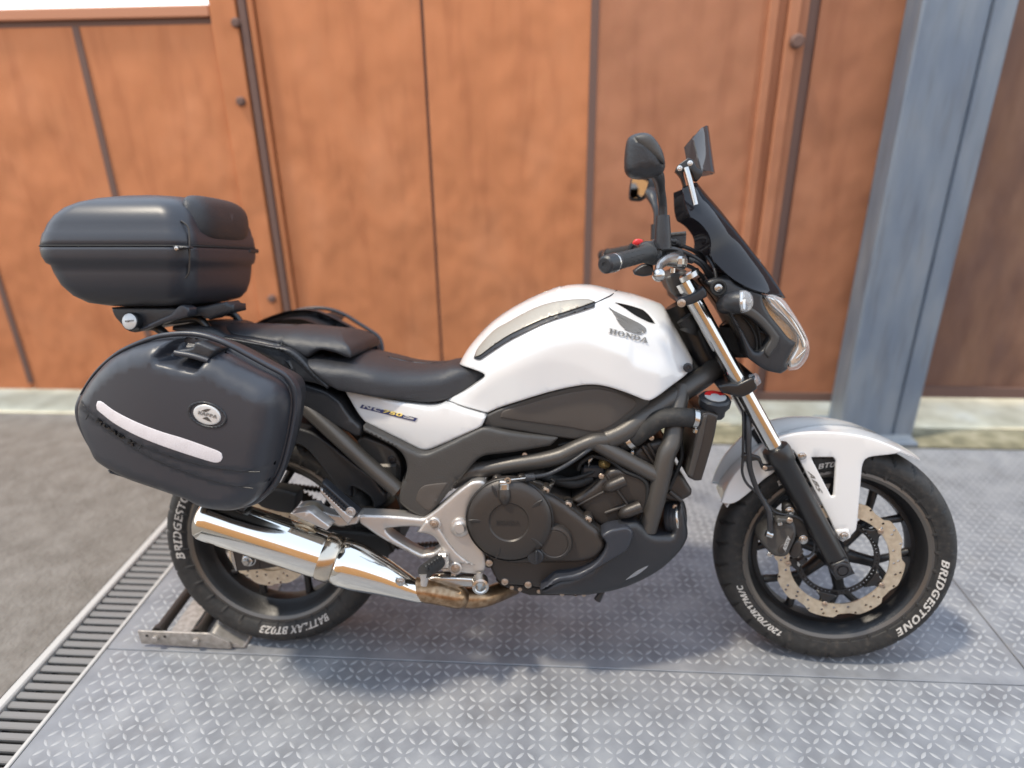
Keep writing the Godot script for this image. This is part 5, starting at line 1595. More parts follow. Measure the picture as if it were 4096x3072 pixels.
	tube(s, pv3([0.9091, 0.2231, 0.12, 0.8957, 0.1959, 0.12]), [0.007, 0.010], 10)
	part("drain_hose", s, M.black, bike)
	s = stn()
	plate(s, [0.6319, 0.2549, 0.6319, 0.2549, 0.695, 0.244, 0.695, 0.244, 0.7648, 0.2389, 0.7648, 0.2389, 0.8672, 0.2313, 0.8672, 0.2313, 0.8657, 0.2212, 0.8657, 0.2212, 0.765, 0.2175, 0.765, 0.2175, 0.7196, 0.2159, 0.7196, 0.2159, 0.6459, 0.2404, 0.6459, 0.2404], -0.10, 0.15, 0.006)
	var sump := part("oil_sump", s, M.engine_dark, bike)
	for q in [Vector3(0.674, 0.2381, 0.151), Vector3(0.695, 0.2343, 0.151), Vector3(0.744, 0.2301, 0.151), Vector3(0.8032, 0.2247, 0.151), Vector3(0.8379, 0.2252, 0.151), Vector3(0.8587, 0.2252, 0.151)]:
		bolt(sump, q, 0.0045, M.bolt)
	for q in [Vector3(0.9353, 0.6401, 0.14), Vector3(0.7054, 0.5925, 0.15), Vector3(1.0163, 0.6399, 0.14), Vector3(0.8949, 0.5454, 0.16), Vector3(1.0843, 0.4577, 0.125), Vector3(0.4944, 0.2802, 0.19), Vector3(0.5287, 0.2856, 0.19)]:
		bolt(bike, q, 0.0055, M.bolt)
	s = stn()
	tube(s, pv3([0.7891, 0.6137, 0.13, 0.8076, 0.6193, 0.13, 0.8311, 0.6233, 0.13, 0.8546, 0.6262, 0.13]), 0.004, 8)
	tube(s, pv3([0.7858, 0.6066, 0.13, 0.8145, 0.609, 0.13, 0.838, 0.6147, 0.13]), 0.003, 8)
	part("wiring_loom", s, M.dark, bike)
	# exhaust
	s = stn()
	tube(s, pv3([0.4344, 0.2586, 0.215, 0.4813, 0.2492, 0.21, 0.5396, 0.2332, 0.2, 0.5407, 0.2221, 0.18, 0.5965, 0.2084, 0.15, 0.6418, 0.2014, 0.1, 0.6712, 0.1908, 0.05]), [0.030, 0.029, 0.028, 0.027, 0.025, 0.024], 24)
	part("exhaust_pipe", s, M.hot_pipe, bike)
	var m0 := Vector3(-0.0766, 0.4587, 0.262)
	var m1 := Vector3(0.2489, 0.3387, 0.235)
	var ma := (m1 - m0).normalized()
	var ml := m0.distance_to(m1)
	s = stn()
	var mr := 0.0565
	lathe(s, pv([0, 0.006, 0.02, 0.004, 0.024, -0.004, 0.040, -0.002, 0.052, 0.006, mr, 0.016, mr + 0.001, 0.03, mr + 0.001, ml - 0.05, mr, ml - 0.04]), 64, facing(m0, ma))
	var muf := part("silencer", s, M.muffler, bike)
	s = stn()
	lathe(s, pv([mr - 0.001, ml - 0.042, mr + 0.003, ml - 0.036, mr + 0.003, ml - 0.010, mr - 0.004, ml, mr - 0.010, ml + 0.012, 0.03, ml + 0.02]), 64, facing(m0, ma))
	part("silencer_collar", s, M.collar, muf)
	s = stn()
	var rings := []
	var prof := [[0.0, 1.02, 0.0], [0.02, 1.06, 0.0], [0.05, 1.03, -0.001], [0.12, 0.80, -0.004], [0.18, 0.58, -0.010], [0.22, 0.42, -0.015], [0.245, 0.22, -0.019], [0.252, 0.05, -0.02]]
	var fr := facing(m1, ma)
	for q in prof:
		var ring := []
		for j in 40:
			var a := TAU * j / 40
			ring.append(fr * Vector3(cos(a) * mr * q[1], sin(a) * mr * q[1] + q[2], q[0]))
		rings.append(ring)
	loft(s, rings)
	part("heat_shield", s, M.muffler, muf)
	bolt(muf, Vector3(0.4101, 0.2982, 0.258), 0.0085, M.silver, Vector3(0.2, 0.0, 1))
	s = stn()
	plate(s, [0.1566, 0.477, 0.1566, 0.477, 0.2012, 0.4869, 0.2012, 0.4869, 0.2527, 0.4469, 0.2527, 0.4469, 0.2427, 0.4375, 0.2427, 0.4375], 0.25, 0.288, 0.003)
	part("silencer_bracket", s, M.cast, muf)
	s = stn()
	plate(s, [0.0173, 0.4891, 0.0173, 0.4891, 0.0526, 0.4924, 0.0526, 0.4924, 0.0398, 0.4769, 0.0398, 0.4769, 0.0301, 0.4767, 0.0301, 0.4767], 0.24, 0.28, 0.003)
	part("silencer_stay", s, M.black, muf)
	# footrest hanger and pedals
	s = stn()
	var hz := lin_z(0.55, 0.42, 0.190, -0.06, 0.0)
	panel(s, ol([0.2928, 0.4459, 0.2928, 0.4459, 0.3817, 0.4434, 0.4554, 0.4362, 0.4554, 0.4362, 0.4815, 0.4535, 0.5422, 0.508, 0.5422, 0.508, 0.5727, 0.5303, 0.5727, 0.5303, 0.5895, 0.5352, 0.6045, 0.5346, 0.6045, 0.5346, 0.6134, 0.5237, 0.6094, 0.5131, 0.6094, 0.5131, 0.5875, 0.4986, 0.5704, 0.4666, 0.5664, 0.4347, 0.5742, 0.3994, 0.5984, 0.3625, 0.6084, 0.3376, 0.6084, 0.3376, 0.6103, 0.3068, 0.6103, 0.3068, 0.6031, 0.292, 0.5917, 0.2887, 0.5917, 0.2887, 0.5086, 0.294, 0.5086, 0.294, 0.4949, 0.303, 0.511, 0.3085, 0.5053, 0.3295, 0.4934, 0.3368, 0.4934, 0.3368, 0.4752, 0.3307, 0.447, 0.3294, 0.447, 0.3294, 0.3557, 0.3798, 0.2967, 0.4235, 0.2967, 0.4235], 0.012), 0.155, hz, 0.008, 0.007, 0.02, false, [ol([0.3598, 0.4085, 0.3598, 0.4085, 0.3889, 0.4127, 0.4409, 0.4138, 0.4845, 0.3983, 0.4845, 0.3983, 0.5061, 0.3801, 0.4958, 0.3609, 0.4775, 0.3464, 0.4775, 0.3464, 0.4513, 0.3418, 0.4513, 0.3418, 0.4195, 0.3586, 0.3721, 0.3909], 0.01)])
	var hanger := part("footrest_hanger", s, M.cast, bike)
	s = stn()
	panel(s, ol([0.4645, 0.4347, 0.4645, 0.4347, 0.4913, 0.4195, 0.5145, 0.3827, 0.5446, 0.3441, 0.5852, 0.3148, 0.5852, 0.3148, 0.5614, 0.3176, 0.5239, 0.3236, 0.5239, 0.3236, 0.5038, 0.3537, 0.4806, 0.3924, 0.4399, 0.402, 0.4399, 0.402], 0.012), 0.17, lin_z(0.55, 0.42, 0.196, -0.06, 0.0), 0.008, 0.006, 0.02)
	part("hanger_rib", s, M.cast, hanger)
	for q in [Vector3(0.484, 0.4253, 0.197), Vector3(0.5353, 0.3085, 0.195)]:
		s = stn()
		lathe(s, pv([0.0165, -0.01, 0.0165, 0.002, 0.014, 0.004, 0.0115, 0.004]), 20, facing(q))
		part("bolt_boss", s, M.cast, hanger)
		bolt(hanger, q + Vector3(0, 0, 0.003), 0.0085, M.bolt)
	s = stn()
	lathe(s, pv([0.025, -0.01, 0.025, 0.001, 0.023, 0.004, 0.019, 0.005, 0.014, 0.007, 0.012, 0.010, 0, 0.011]), 28, facing(Vector3(0.5476, 0.4167, 0.195)))
	part("pivot_cap", s, M.cast, hanger)
	s = stn()
	panel(s, ol([0.1398, 0.4548, 0.1398, 0.4548, 0.1486, 0.4687, 0.1949, 0.4728, 0.1949, 0.4728, 0.2042, 0.4586, 0.2436, 0.4473, 0.2836, 0.4484, 0.2836, 0.4484, 0.3035, 0.4489, 0.3035, 0.4489, 0.2946, 0.426, 0.2946, 0.426, 0.2664, 0.419, 0.2463, 0.4163, 0.2463, 0.4163, 0.2072, 0.4381, 0.1792, 0.4394], 0.01), 0.18, flat_z(0.215), 0.006, 0.005, 0.02)
	var ph := part("passenger_hanger", s, M.cast, bike)
	s = stn()
	lathe(s, pv([0.028, -0.02, 0.028, 0.006, 0.026, 0.008, 0.012, 0.009, 0.012, 0.016, 0.008, 0.018, 0, 0.018]), 28, facing(Vector3(0.182, 0.4506, 0.225)))
	part("hanger_bush", s, M.disc, ph)
	bolt(ph, Vector3(0.1881, 0.4577, 0.245), 0.0075, M.silver)
	s = stn()
	plate(s, [0.2173, 0.5163, 0.2173, 0.5163, 0.2167, 0.5283, 0.2167, 0.5283, 0.2242, 0.5237, 0.2242, 0.5237, 0.2793, 0.4666, 0.2793, 0.4666, 0.2963, 0.4562, 0.2963, 0.4562, 0.2819, 0.4368, 0.2819, 0.4368, 0.2651, 0.4553, 0.2651, 0.4553], 0.225, 0.248, 0.004)
	var peg := part("passenger_footrest", s, M.cast, bike)
	s = stn()
	plate(s, [0.2164, 0.5288, 0.2164, 0.5288, 0.2209, 0.5429, 0.2209, 0.5429, 0.2866, 0.4816, 0.2866, 0.4816, 0.3073, 0.4635, 0.3073, 0.4635, 0.2951, 0.4502, 0.2951, 0.4502, 0.2761, 0.4659, 0.2761, 0.4659], 0.21, 0.240, 0.004)
	for k in 9:
		var q := Vector2(0.228, 0.5214).lerp(Vector2(0.2739, 0.4777), k / 8.0)
		block(s, Vector3(q.x, q.y, 0.244), Vector3(0.007, 0.009, 0.010), 0.001)
	part("footrest_rubber", s, M.black, peg)
	bolt(peg, Vector3(0.2885, 0.4685, 0.243), 0.010, M.cast)
	s = stn()
	tube(s, pv3([0.503, 0.3332, 0.2, 0.4883, 0.3355, 0.24, 0.4748, 0.3425, 0.29]), [0.0165, 0.0185, 0.0165], 16)
	for k in 6:
		var c := Vector3(0.5018, 0.3451, 0.215).lerp(Vector3(0.4797, 0.3515, 0.285), k / 5.0)
		block(s, c + Vector3(0.002, 0.004, 0.012), Vector3(0.008, 0.014, 0.010), 0.002)
	var fp := part("rider_footrest", s, M.grip, bike)
	s = stn()
	block(s, Vector3(0.5059, 0.3343, 0.205), Vector3(0.030, 0.042, 0.03), 0.006)
	part("footrest_mount", s, M.cast, fp)
	s = stn()
	tube(s, pv3([0.4729, 0.336, 0.285, 0.4746, 0.324, 0.285, 0.473, 0.3057, 0.285]), [0.012, 0.010, 0.008], 12)
	part("bank_feeler", s, M.cast, fp)
	s = stn()
	panel(s, ol([0.4371, 0.2546, 0.4371, 0.2546, 0.4618, 0.2793, 0.4757, 0.286, 0.4757, 0.286, 0.5444, 0.2858, 0.5905, 0.2837, 0.5905, 0.2837, 0.6024, 0.2859, 0.6126, 0.2772, 0.6142, 0.2645, 0.6056, 0.254, 0.592, 0.2546, 0.5852, 0.2635, 0.5852, 0.2635, 0.5268, 0.2578, 0.4646, 0.249, 0.4646, 0.249, 0.4369, 0.2454, 0.4369, 0.2454], 0.01), 0.185, flat_z(0.203), 0.004, 0.004, 0.02)
	var bp := part("brake_pedal", s, M.silver, bike)
	s = stn()
	lathe(s, pv([0.012, -0.02, 0.0125, 0.012, 0.015, 0.014, 0.0205, 0.012, 0.021, -0.02]), 24, facing(Vector3(0.5999, 0.2759, 0.215), Vector3(0.15, 0.0, 1)))
	part("pedal_pivot", s, M.silver, bp)
	for q in [pv3([0.4805, 0.2745, 0.17, 0.5016, 0.2771, 0.17, 0.5225, 0.2767, 0.17]), pv3([0.5313, 0.2639, 0.16, 0.5559, 0.2666, 0.16, 0.5839, 0.2664, 0.16])]:
		s = stn()
		tube(s, q, 0.009, 8)
		part("return_spring", s, M.engine, bp)

func rear_end() -> void:
	var hub := Vector3(0.007, 0.308, 0.0)
	var rw := wheel(bike, hub, Transform3D(), 0.3125, 0.0800, 0.062, 1.012, 5, 0.35, 30)
	var prof := tyre_profile(0.3125, 0.0800, 0.062, 1.012)
	tyre_text(rw, "BRIDGESTONE", 3.36, 0.2500, 0.0200, prof, 1.35)
	tyre_text(rw, "SPORT TOURING", -2.05, 0.2560, 0.0120, prof, 1.15, M.rubber)
	tyre_text(rw, "BATTLAX BT023", -0.93, 0.2500, 0.0190, prof, 1.12)
	part("brake_disc", disc_shape(0.121, 0.078, 8, 0.005, 22), M.disc, rw, Transform3D(Basis(), Vector3(0, 0, 0.082)))
	var s := stn()
	lathe(s, pv([0.05, 0.074, 0.080, 0.074, 0.080, 0.080, 0.055, 0.082, 0.05, 0.082]), 48)
	part("disc_carrier", s, M.disc, rw)
	for i in 5:
		var a := TAU * i / 5 + 0.5
		bolt(rw, Vector3(0.070 * cos(a), 0.070 * sin(a), 0.082), 0.006, M.bolt)
	s = stn()
	panel(s, ol([-0.0088, 0.4658, -0.0088, 0.4658, 0.0204, 0.4753, 0.063, 0.4734, 0.1021, 0.4628, 0.1021, 0.4628, 0.0973, 0.4276, 0.0819, 0.4067, 0.0819, 0.4067, 0.0449, 0.4116, 0.0055, 0.4223, 0.0055, 0.4223, -0.0106, 0.4395], 0.01), 0.06, flat_z(0.112), 0.008, 0.008, 0.03)
	part("rear_caliper", s, M.engine_dark, bike)
	# sprocket and chain on the far side
	s = stn()
	var teeth := PackedVector2Array()
	for i in 172:
		var a := TAU * i / 172
		teeth.append(Vector2(cos(a), sin(a)) * (0.106 if i % 4 < 2 else 0.099))
	panel(s, teeth, -0.082, flat_z(-0.074), 0.0, 0.0, 0.0, false, [oval(0, 0, 0.075, 0.075, 0.0, 40)])
	part("sprocket", s, M.engine_dark, rw)
	s = stn()
	for i in 44:
		var a := PI * 0.5 + PI * i / 43.0
		block(s, Vector3(0.108 * cos(a), 0.312 + 0.108 * sin(a), -0.078), Vector3(0.009, 0.014, 0.018), 0.002, Transform3D())
	for i in 40:
		for k in [1.0, -1.0]:
			block(s, Vector3(0.012 * i, 0.312 + k * (0.108 - 0.0013 * i), -0.078), Vector3(0.010, 0.013, 0.018), 0.002)
	part("drive_chain", s, M.engine_dark, bike)
	# swinging arm with chain adjuster
	s = stn()
	plate(s, [-0.0799, 0.3179, -0.0799, 0.3179, -0.0525, 0.3172, -0.0525, 0.3172, -0.0016, 0.3009, -0.0016, 0.3009, 0.1001, 0.2712, 0.1001, 0.2712, 0.1557, 0.237, 0.1557, 0.237, 0.1271, 0.2391, 0.1271, 0.2391, 0.0566, 0.2653, 0.0566, 0.2653, -0.0033, 0.2543, -0.0033, 0.2543, -0.0676, 0.247, -0.0676, 0.247, -0.0756, 0.2775, -0.0756, 0.2775], 0.098, 0.128, 0.004)
	var arm := part("swinging_arm", s, M.engine, bike)
	s = stn()
	plate(s, [-0.0757, 0.3288, -0.0757, 0.3288, 0.0098, 0.2952, 0.0098, 0.2952, 0.2682, 0.2444, 0.2682, 0.2444, 0.3562, 0.3059, 0.3562, 0.3059, 0.3365, 0.3588, 0.3365, 0.3588, 0.187, 0.3634, 0.187, 0.3634], 0.085, 0.112, 0.01)
	plate(s, [-0.1777, 0.2409, -0.1777, 0.2409, -0.0821, 0.2032, -0.0821, 0.2032, 0.2072, 0.1464, 0.2072, 0.1464, 0.3057, 0.2152, 0.3057, 0.2152, 0.2836, 0.2745, 0.2836, 0.2745, 0.1164, 0.2796, 0.1164, 0.2796], -0.112, -0.085, 0.01)
	part("arm_beam", s, M.engine_dark, arm)
	s = stn()
	lathe(s, pv([0.019, 0, 0.019, 0.004, 0.0165, 0.005, 0.0165, 0.005]), 24, facing(Vector3(-0.0268, 0.2854, 0.129)))
	lathe(s, pv([0.0155, 0.004, 0.0155, 0.016, 0.013, 0.018, 0.0095, 0.018, 0.0095, 0.024, 0.008, 0.026, 0, 0.026]), 6, facing(Vector3(-0.0268, 0.2854, 0.129)))
	part("axle_nut", s, M.silver, arm)
	s = stn()
	plate(s, [-0.0285, 0.2963, -0.0285, 0.2963, 0, 0.2927, 0, 0.2927, -0.0009, 0.2568, -0.0009, 0.2568, -0.033, 0.2527, -0.033, 0.2527], 0.126, 0.1305, 0.002)
	part("adjuster_plate", s, M.engine, arm)
	s = stn()
	plate(s, [-0.077, 0.3182, -0.0715, 0.3064, -0.064, 0.2503, -0.067, 0.249, -0.067, 0.249, -0.0764, 0.2794], 0.10, 0.1305, 0.001)
	part("arm_end_edge", s, M.silver, arm)
	# hugger over the rear tyre
	s = stn()
	var rows := []
	for i in 19:
		var a := deg_to_rad(lerpf(5.0, 96.0, i / 18.0))
		var row := []
		for j in 11:
			var t := 1.0 - j / 5.0
			var r := 0.322 + 0.024 * (1.0 - t * t)
			row.append(hub + Vector3(r * cos(a), r * sin(a), 0.09 * t))
		rows.append(row)
	sheet(s, rows, 0.004)
	var hug := part("rear_hugger", s, M.black, bike)
	s = stn()
	panel(s, ol([0.0902, 0.6471, 0.0902, 0.6471, 0.1401, 0.6335, 0.1683, 0.6213, 0.2205, 0.5803, 0.2763, 0.5337, 0.3062, 0.513, 0.3062, 0.513, 0.3217, 0.4903, 0.3354, 0.4683, 0.3407, 0.4669, 0.3407, 0.4669, 0.3377, 0.4363, 0.3031, 0.4178, 0.3031, 0.4178, 0.295, 0.4524, 0.2452, 0.481, 0.2448, 0.4492, 0.1908, 0.4807, 0.1908, 0.4807, 0.2048, 0.4726, 0.1642, 0.5386, 0.1301, 0.5822, 0.0875, 0.5997, 0.0875, 0.5997], 0.012), 0.06, lin_z(0.2, 0.55, 0.102, 0.06, 0.1), 0.010, 0.010, 0.025)
	part("hugger_side", s, M.black, hug)
	s = stn()
	plate(s, [0.2663, 0.4187, 0.2663, 0.4187, 0.3003, 0.4196, 0.3003, 0.4196, 0.3803, 0.4086, 0.3803, 0.4086, 0.3738, 0.3243, 0.3738, 0.3243, 0.2735, 0.3836, 0.2735, 0.3836], -0.10, 0.12, 0.01)
	part("swingarm_pivot", s, M.engine_dark, bike)
	s = stn()
	tube(s, pv3([0.3828, 0.4759, 0.13, 0.3924, 0.4506, 0.13, 0.3935, 0.421, 0.12]), 0.012, 10)
	part("reservoir_hose", s, M.engine_dark, bike)
	# rack arms and rack plate under the top case
	for side in [1.0, -1.0]:
		s = stn()
		var l := []
		for v: Vector3 in pv3([-0.283, 0.8983, 0.1, -0.2539, 0.9003, 0.1, -0.2333, 0.89, 0.1, -0.2103, 0.8658, 0.1, -0.1912, 0.8361, 0.1]):
			l.append(Vector3(v.x, v.y, v.z * side))
		tube(s, l, 0.0115, 12)
		l = []
		for v: Vector3 in pv3([-0.2374, 0.91, 0.09, -0.1825, 0.9173, 0.09, -0.1462, 0.9211, 0.09, -0.1254, 0.9126, 0.09, -0.1124, 0.8952, 0.09]):
			l.append(Vector3(v.x, v.y, v.z * side))
		tube(s, l, 0.010, 12)
		part("rack_tube", s, M.black_paint, bike)
	s = stn()
	panel(s, ol([-0.163, 0.9473, -0.163, 0.9473, -0.1098, 0.952, -0.1098, 0.952, -0.067, 0.9614, -0.0465, 0.9649, -0.0465, 0.9649, -0.0393, 0.9582, -0.0272, 0.9572, -0.0272, 0.9572, -0.0274, 0.9397, -0.0274, 0.9397, -0.0767, 0.9274, -0.0931, 0.9195, -0.0931, 0.9195, -0.1152, 0.9289, -0.1653, 0.9217, -0.1653, 0.9217], 0.012), 0.05, flat_z(0.12), 0.006, 0.006, 0.03)
	panel(s, ol([-0.3429, 0.9492, -0.3429, 0.9492, -0.148, 0.9504, -0.148, 0.9504, -0.127, 0.9438, -0.127, 0.9438, -0.1282, 0.9297, -0.1282, 0.9297, -0.1896, 0.9147, -0.2622, 0.892, -0.284, 0.8867, -0.3014, 0.89, -0.3014, 0.89, -0.3207, 0.9086, -0.338, 0.9289], 0.012), -0.10, lin_z(-0.2, 0.93, 0.140, 0.10, 0.0), 0.006, 0.006, 0.03)
	var rack := part("rack_plate", s, M.black, bike)
	s = stn()
	panel(s, ol([-0.1249, 0.9309, -0.1249, 0.9309, -0.1855, 0.9154, -0.2578, 0.8928, -0.2643, 0.8978, -0.2022, 0.9237, -0.1696, 0.9373, -0.1696, 0.9373, -0.1505, 0.9559, -0.1364, 0.9593, -0.1364, 0.9593, -0.1216, 0.9494, -0.1216, 0.9494], 0.012), 0.12, lin_z(-0.2, 0.93, 0.150, 0.10, 0.0), 0.004, 0.004, 0.03)
	part("rack_edge", s, M.case, rack)
	var bd := Vector3(-0.2798, 0.9166, 0.15)
	s = stn()
	lathe(s, pv([0.0225, -0.02, 0.0225, 0.001, 0.0205, 0.003, 0.020, 0.002]), 32, facing(bd, Vector3(-0.1, 0.1, 1)))
	part("lock_ring", s, M.black, rack)
	s = stn()
	lathe(s, pv([0.0200, -0.002, 0.0200, 0.003, 0.0192, 0.0036, 0, 0.0038]), 32, facing(bd, Vector3(-0.1, 0.1, 1)))
	part("lock_badge", s, M.badge, rack)
	flat_text(rack, "lettering", "KAPPA", "sans", Vector2(-0.2897, 0.9148), Vector2(0.0234, 0.0022), Vector2(0, 0.0047), flat_z(0.1545), 0.001, M.decal)
	# side stand on the far side
	s = stn()
	var foot := Vector3(0.50, 0.30 * tan(LEAN) + 0.012, -0.30)
	tube(s, [Vector3(0.58, 0.24, -0.13), Vector3(0.56, 0.19, -0.18), foot], [0.016, 0.014, 0.012], 12)
	block(s, foot, Vector3(0.06, 0.012, 0.05), 0.003)
	part("side_stand", s, M.black_paint, bike)

# ---------------------------------------------------------------- luggage
func luggage() -> void:
	top_case()
	for side in 2:
		flip = side == 1
		var o := thing("side_case", "black hard side case with white reflector strip and oval badge, nearest the viewer" if side == 0 else "black hard side case on the far side, only its handle top showing behind the seat", "side case")
		lean_root(o)
		side_case(o)
		flip = false

func side_case(o: Node3D) -> void:
	var outer := ol([-0.286, 0.7405, -0.2825, 0.7532, -0.2743, 0.7688, -0.2605, 0.7891, -0.2339, 0.8222, -0.2029, 0.8509, -0.1733, 0.8732, -0.1319, 0.8916, -0.0884, 0.9056, -0.0571, 0.9115, -0.0235, 0.9143, 0.0097, 0.9121, 0.0381, 0.9034, 0.0732, 0.8888, 0.1133, 0.8675, 0.1562, 0.8439, 0.1885, 0.8274, 0.2069, 0.8111, 0.2168, 0.7892, 0.2185, 0.7643, 0.2119, 0.725, 0.2024, 0.6825, 0.1887, 0.6395, 0.1721, 0.5988, 0.1497, 0.5604, 0.1252, 0.5363, 0.0953, 0.5219, 0.0603, 0.5181, 0.0171, 0.5246, -0.0208, 0.5428, -0.0774, 0.5605, -0.1629, 0.582, -0.2183, 0.6038, -0.2455, 0.6212, -0.2623, 0.6526, -0.2762, 0.6839, -0.2855, 0.715], 0.012)
	var dent := ol([-0.0162, 0.9089, -0.0162, 0.9089, -0.0035, 0.9085, -0.0035, 0.9085, 0.0333, 0.905, 0.0617, 0.8968, 0.082, 0.8874, 0.082, 0.8874, 0.0847, 0.8808, 0.0847, 0.8808, 0.073, 0.8737, 0.073, 0.8737, 0.0472, 0.8422, 0.0472, 0.8422, 0.0398, 0.8397, -0.0388, 0.8576, -0.0388, 0.8576, -0.0461, 0.8659, -0.0421, 0.8789, -0.0253, 0.9029, -0.0253, 0.9029], 0.010)
	var belt := ol([-0.2275, 0.7672, -0.1933, 0.7451, -0.1499, 0.719, -0.0875, 0.6906, -0.0191, 0.6676, 0.0469, 0.65, 0.1294, 0.6383, 0.1844, 0.6395], 0.01, false)
	var belt2 := ol([-0.2293, 0.7525, -0.2053, 0.7355, -0.1513, 0.7055, -0.0894, 0.6716, -0.0213, 0.6431, 0.0445, 0.62, 0.1109, 0.6046, 0.1644, 0.5996], 0.01, false)
	var extra := PackedVector2Array()
	for d in [-0.003, 0.0, 0.004, 0.010, 0.020]:
		for q in inset(dent, d):
			if Geometry2D.is_point_in_polygon(q, outer) and edge_dist(q, outer) > 0.004:
				extra.append(q)
	var x0 := belt[0].x
	var lid := func(x: float, y: float) -> float:
		var z := 0.462 - 0.10 * pow(maxf(0.0, y - 0.70), 1.3) - 0.9 * pow(maxf(0.0, 0.56 - y), 1.8)
		z -= 0.5 * pow(maxf(0.0, -0.02 - x), 1.7)
		var q := Vector2(x, y)
		# grip pocket
		var e := edge_dist(q, dent)
		if Geometry2D.is_point_in_polygon(q, dent):
			z -= 0.055 * smoothstep(0.0, 0.013, e) + 0.004
		else:
			z -= 0.004 * (1.0 - smoothstep(0.0, 0.005, e))
		# stepped belt
		var b1 := y - along(belt, x)
		var b2 := y - along(belt2, x)
		if b1 < 0.0:
			z -= 0.005 * smoothstep(0.0, 0.004, -b1)
		if b2 < 0.0:
			z -= 0.005 * smoothstep(0.0, 0.004, -b2)
		return z
	for l in [belt, belt2]:
		for q: Vector2 in l:
			for d in [0.0, -0.0045]:
				var v := q + Vector2(0, d)
				if Geometry2D.is_point_in_polygon(v, outer) and edge_dist(v, outer) > 0.004:
					extra.append(v)
	var s := stn()
	panel(s, inset(outer, 0.009), 0.36, lid, 0.042, 0.062, 0.013, false, [], extra)
	part("lid", s, M.case, o)
	s = stn()
	panel(s, outer, 0.335, flat_z(0.375), 0.010, 0.010, 0.03)
	part("rim", s, M.case, o)
	s = stn()
	panel(s, inset(outer, 0.022), 0.25, flat_z(0.337), 0.004, 0.004, 0.04)
	part("body_shell", s, M.black, o)
	s = stn()
	var arch := []
	for v: Vector3 in pv3([-0.2448, 0.7807, 0.4, -0.2265, 0.8055, 0.4, -0.2073, 0.8275, 0.4, -0.1796, 0.8521, 0.4, -0.1469, 0.8744, 0.4, -0.1065, 0.8928, 0.4, -0.0642, 0.907, 0.4, -0.0338, 0.9125, 0.4, -0.0011, 0.9149, 0.4, 0.0311, 0.9128, 0.4, 0.0628, 0.905, 0.4, 0.0967, 0.8909, 0.4, 0.1332, 0.8695, 0.395, 0.1726, 0.8461, 0.39, 0.2006, 0.8288, 0.385, 0.2138, 0.8107, 0.38, 0.2187, 0.7881, 0.375, 0.2166, 0.7597, 0.37, 0.2085, 0.7153, 0.37, 0.1909, 0.6504, 0.37, 0.1743, 0.6074, 0.37, 0.1546, 0.5742, 0.375, 0.1299, 0.5523, 0.38]):
		arch.append(v)
	tube(s, arch, [0.002, 0.004, 0.0055, 0.006, 0.006, 0.006, 0.006, 0.006], 10)
	part("rim_bead", s, M.case, o)
	for l in [belt, belt2]:
		s = stn()
		var seam := []
		for q: Vector2 in l:
			if Geometry2D.is_point_in_polygon(q, outer) and edge_dist(q, outer) > 0.016:
				seam.append(Vector3(q.x, q.y - 0.004, lid.call(q.x, q.y - 0.004) + 0.0006))
		tube(s, seam, 0.0013, 6, false)
		part("moulding_line", s, M.black_paint, o)
	# handle lever inside the pocket
	s = stn()
	plate(s, [-0.0089, 0.878, -0.0089, 0.878, 0.0023, 0.8846, 0.0319, 0.8887, 0.0382, 0.9004, 0.0382, 0.9004, 0.0461, 0.9005, 0.0807, 0.8867, 0.0807, 0.8867, 0.0804, 0.8828, 0.0804, 0.8828, 0.0615, 0.8619, 0.0615, 0.8619, 0.0304, 0.8706, -0.0067, 0.8728, -0.0067, 0.8728], 0.36, 0.435, 0.005)
	part("carry_handle", s, M.black, o)
	s = stn()
	tube(s, pv3([-0.0029, 0.8791, 0.438, 0.0349, 0.8731, 0.438, 0.0671, 0.8636, 0.438]), 0.006, 10)
	part("handle_edge", s, M.case, o)
	# reflector strip, badge and raised name
	var on := func(d: float) -> Callable: return func(x: float, y: float) -> float: return lid.call(x, y) + d
	s = stn()
	panel(s, ol([-0.1861, 0.766, -0.1816, 0.7748, -0.1748, 0.7755, -0.167, 0.7722, -0.1392, 0.7562, -0.0876, 0.7354, -0.0356, 0.7183, 0.0165, 0.7033, 0.0813, 0.6806, 0.0923, 0.6741, 0.094, 0.6653, 0.0888, 0.6566, 0.0792, 0.6537, 0.0661, 0.6561, 0.0138, 0.6717, -0.0383, 0.6889, -0.0904, 0.7071, -0.142, 0.7296, -0.1724, 0.7483, -0.1849, 0.7568], 0.01), 0.42, on.call(0.0012), 0.001, 0.001, 0.015)
	part("reflector_strip", s, M.reflective, o)
	var bc := Vector2(0.0673, 0.755)
	s = stn()
	panel(s, oval(bc.x, bc.y, 0.0425, 0.0265, -0.27), 0.44, on.call(0.0035), 0.004, 0.003, 0.012, false, [oval(bc.x, bc.y, 0.036, 0.022, -0.27, 24)])
	var ring := part("badge_ring", s, M.black, o)
	s = stn()
	panel(s, oval(bc.x, bc.y, 0.0295, 0.0205, -0.27), 0.44, on.call(0.003), 0.003, 0.002, 0.01)
	part("badge", s, M.badge, o)
	if not flip:
		flat_text(ring, "lettering", "KAPPA", "sans heavy", Vector2(0.0493, 0.7572), Vector2(0.0387, -0.009), Vector2(0.0022, 0.0066), on.call(0.0037), 0.001, M.decal)
		for q in [[0.0564, 0.7638, 0.0564, 0.7638, 0.0686, 0.7679, 0.0763, 0.7668, 0.0763, 0.7668, 0.0667, 0.7614], [0.0578, 0.7482, 0.0578, 0.7482, 0.0685, 0.751, 0.0769, 0.7407, 0.0769, 0.7407, 0.0692, 0.7432]]:
			s = stn()
			panel(s, ol(q, 0.006), 0.44, on.call(0.0036), 0.0, 0.0, 0.0)
			part("badge_mark", s, M.frame, ring)
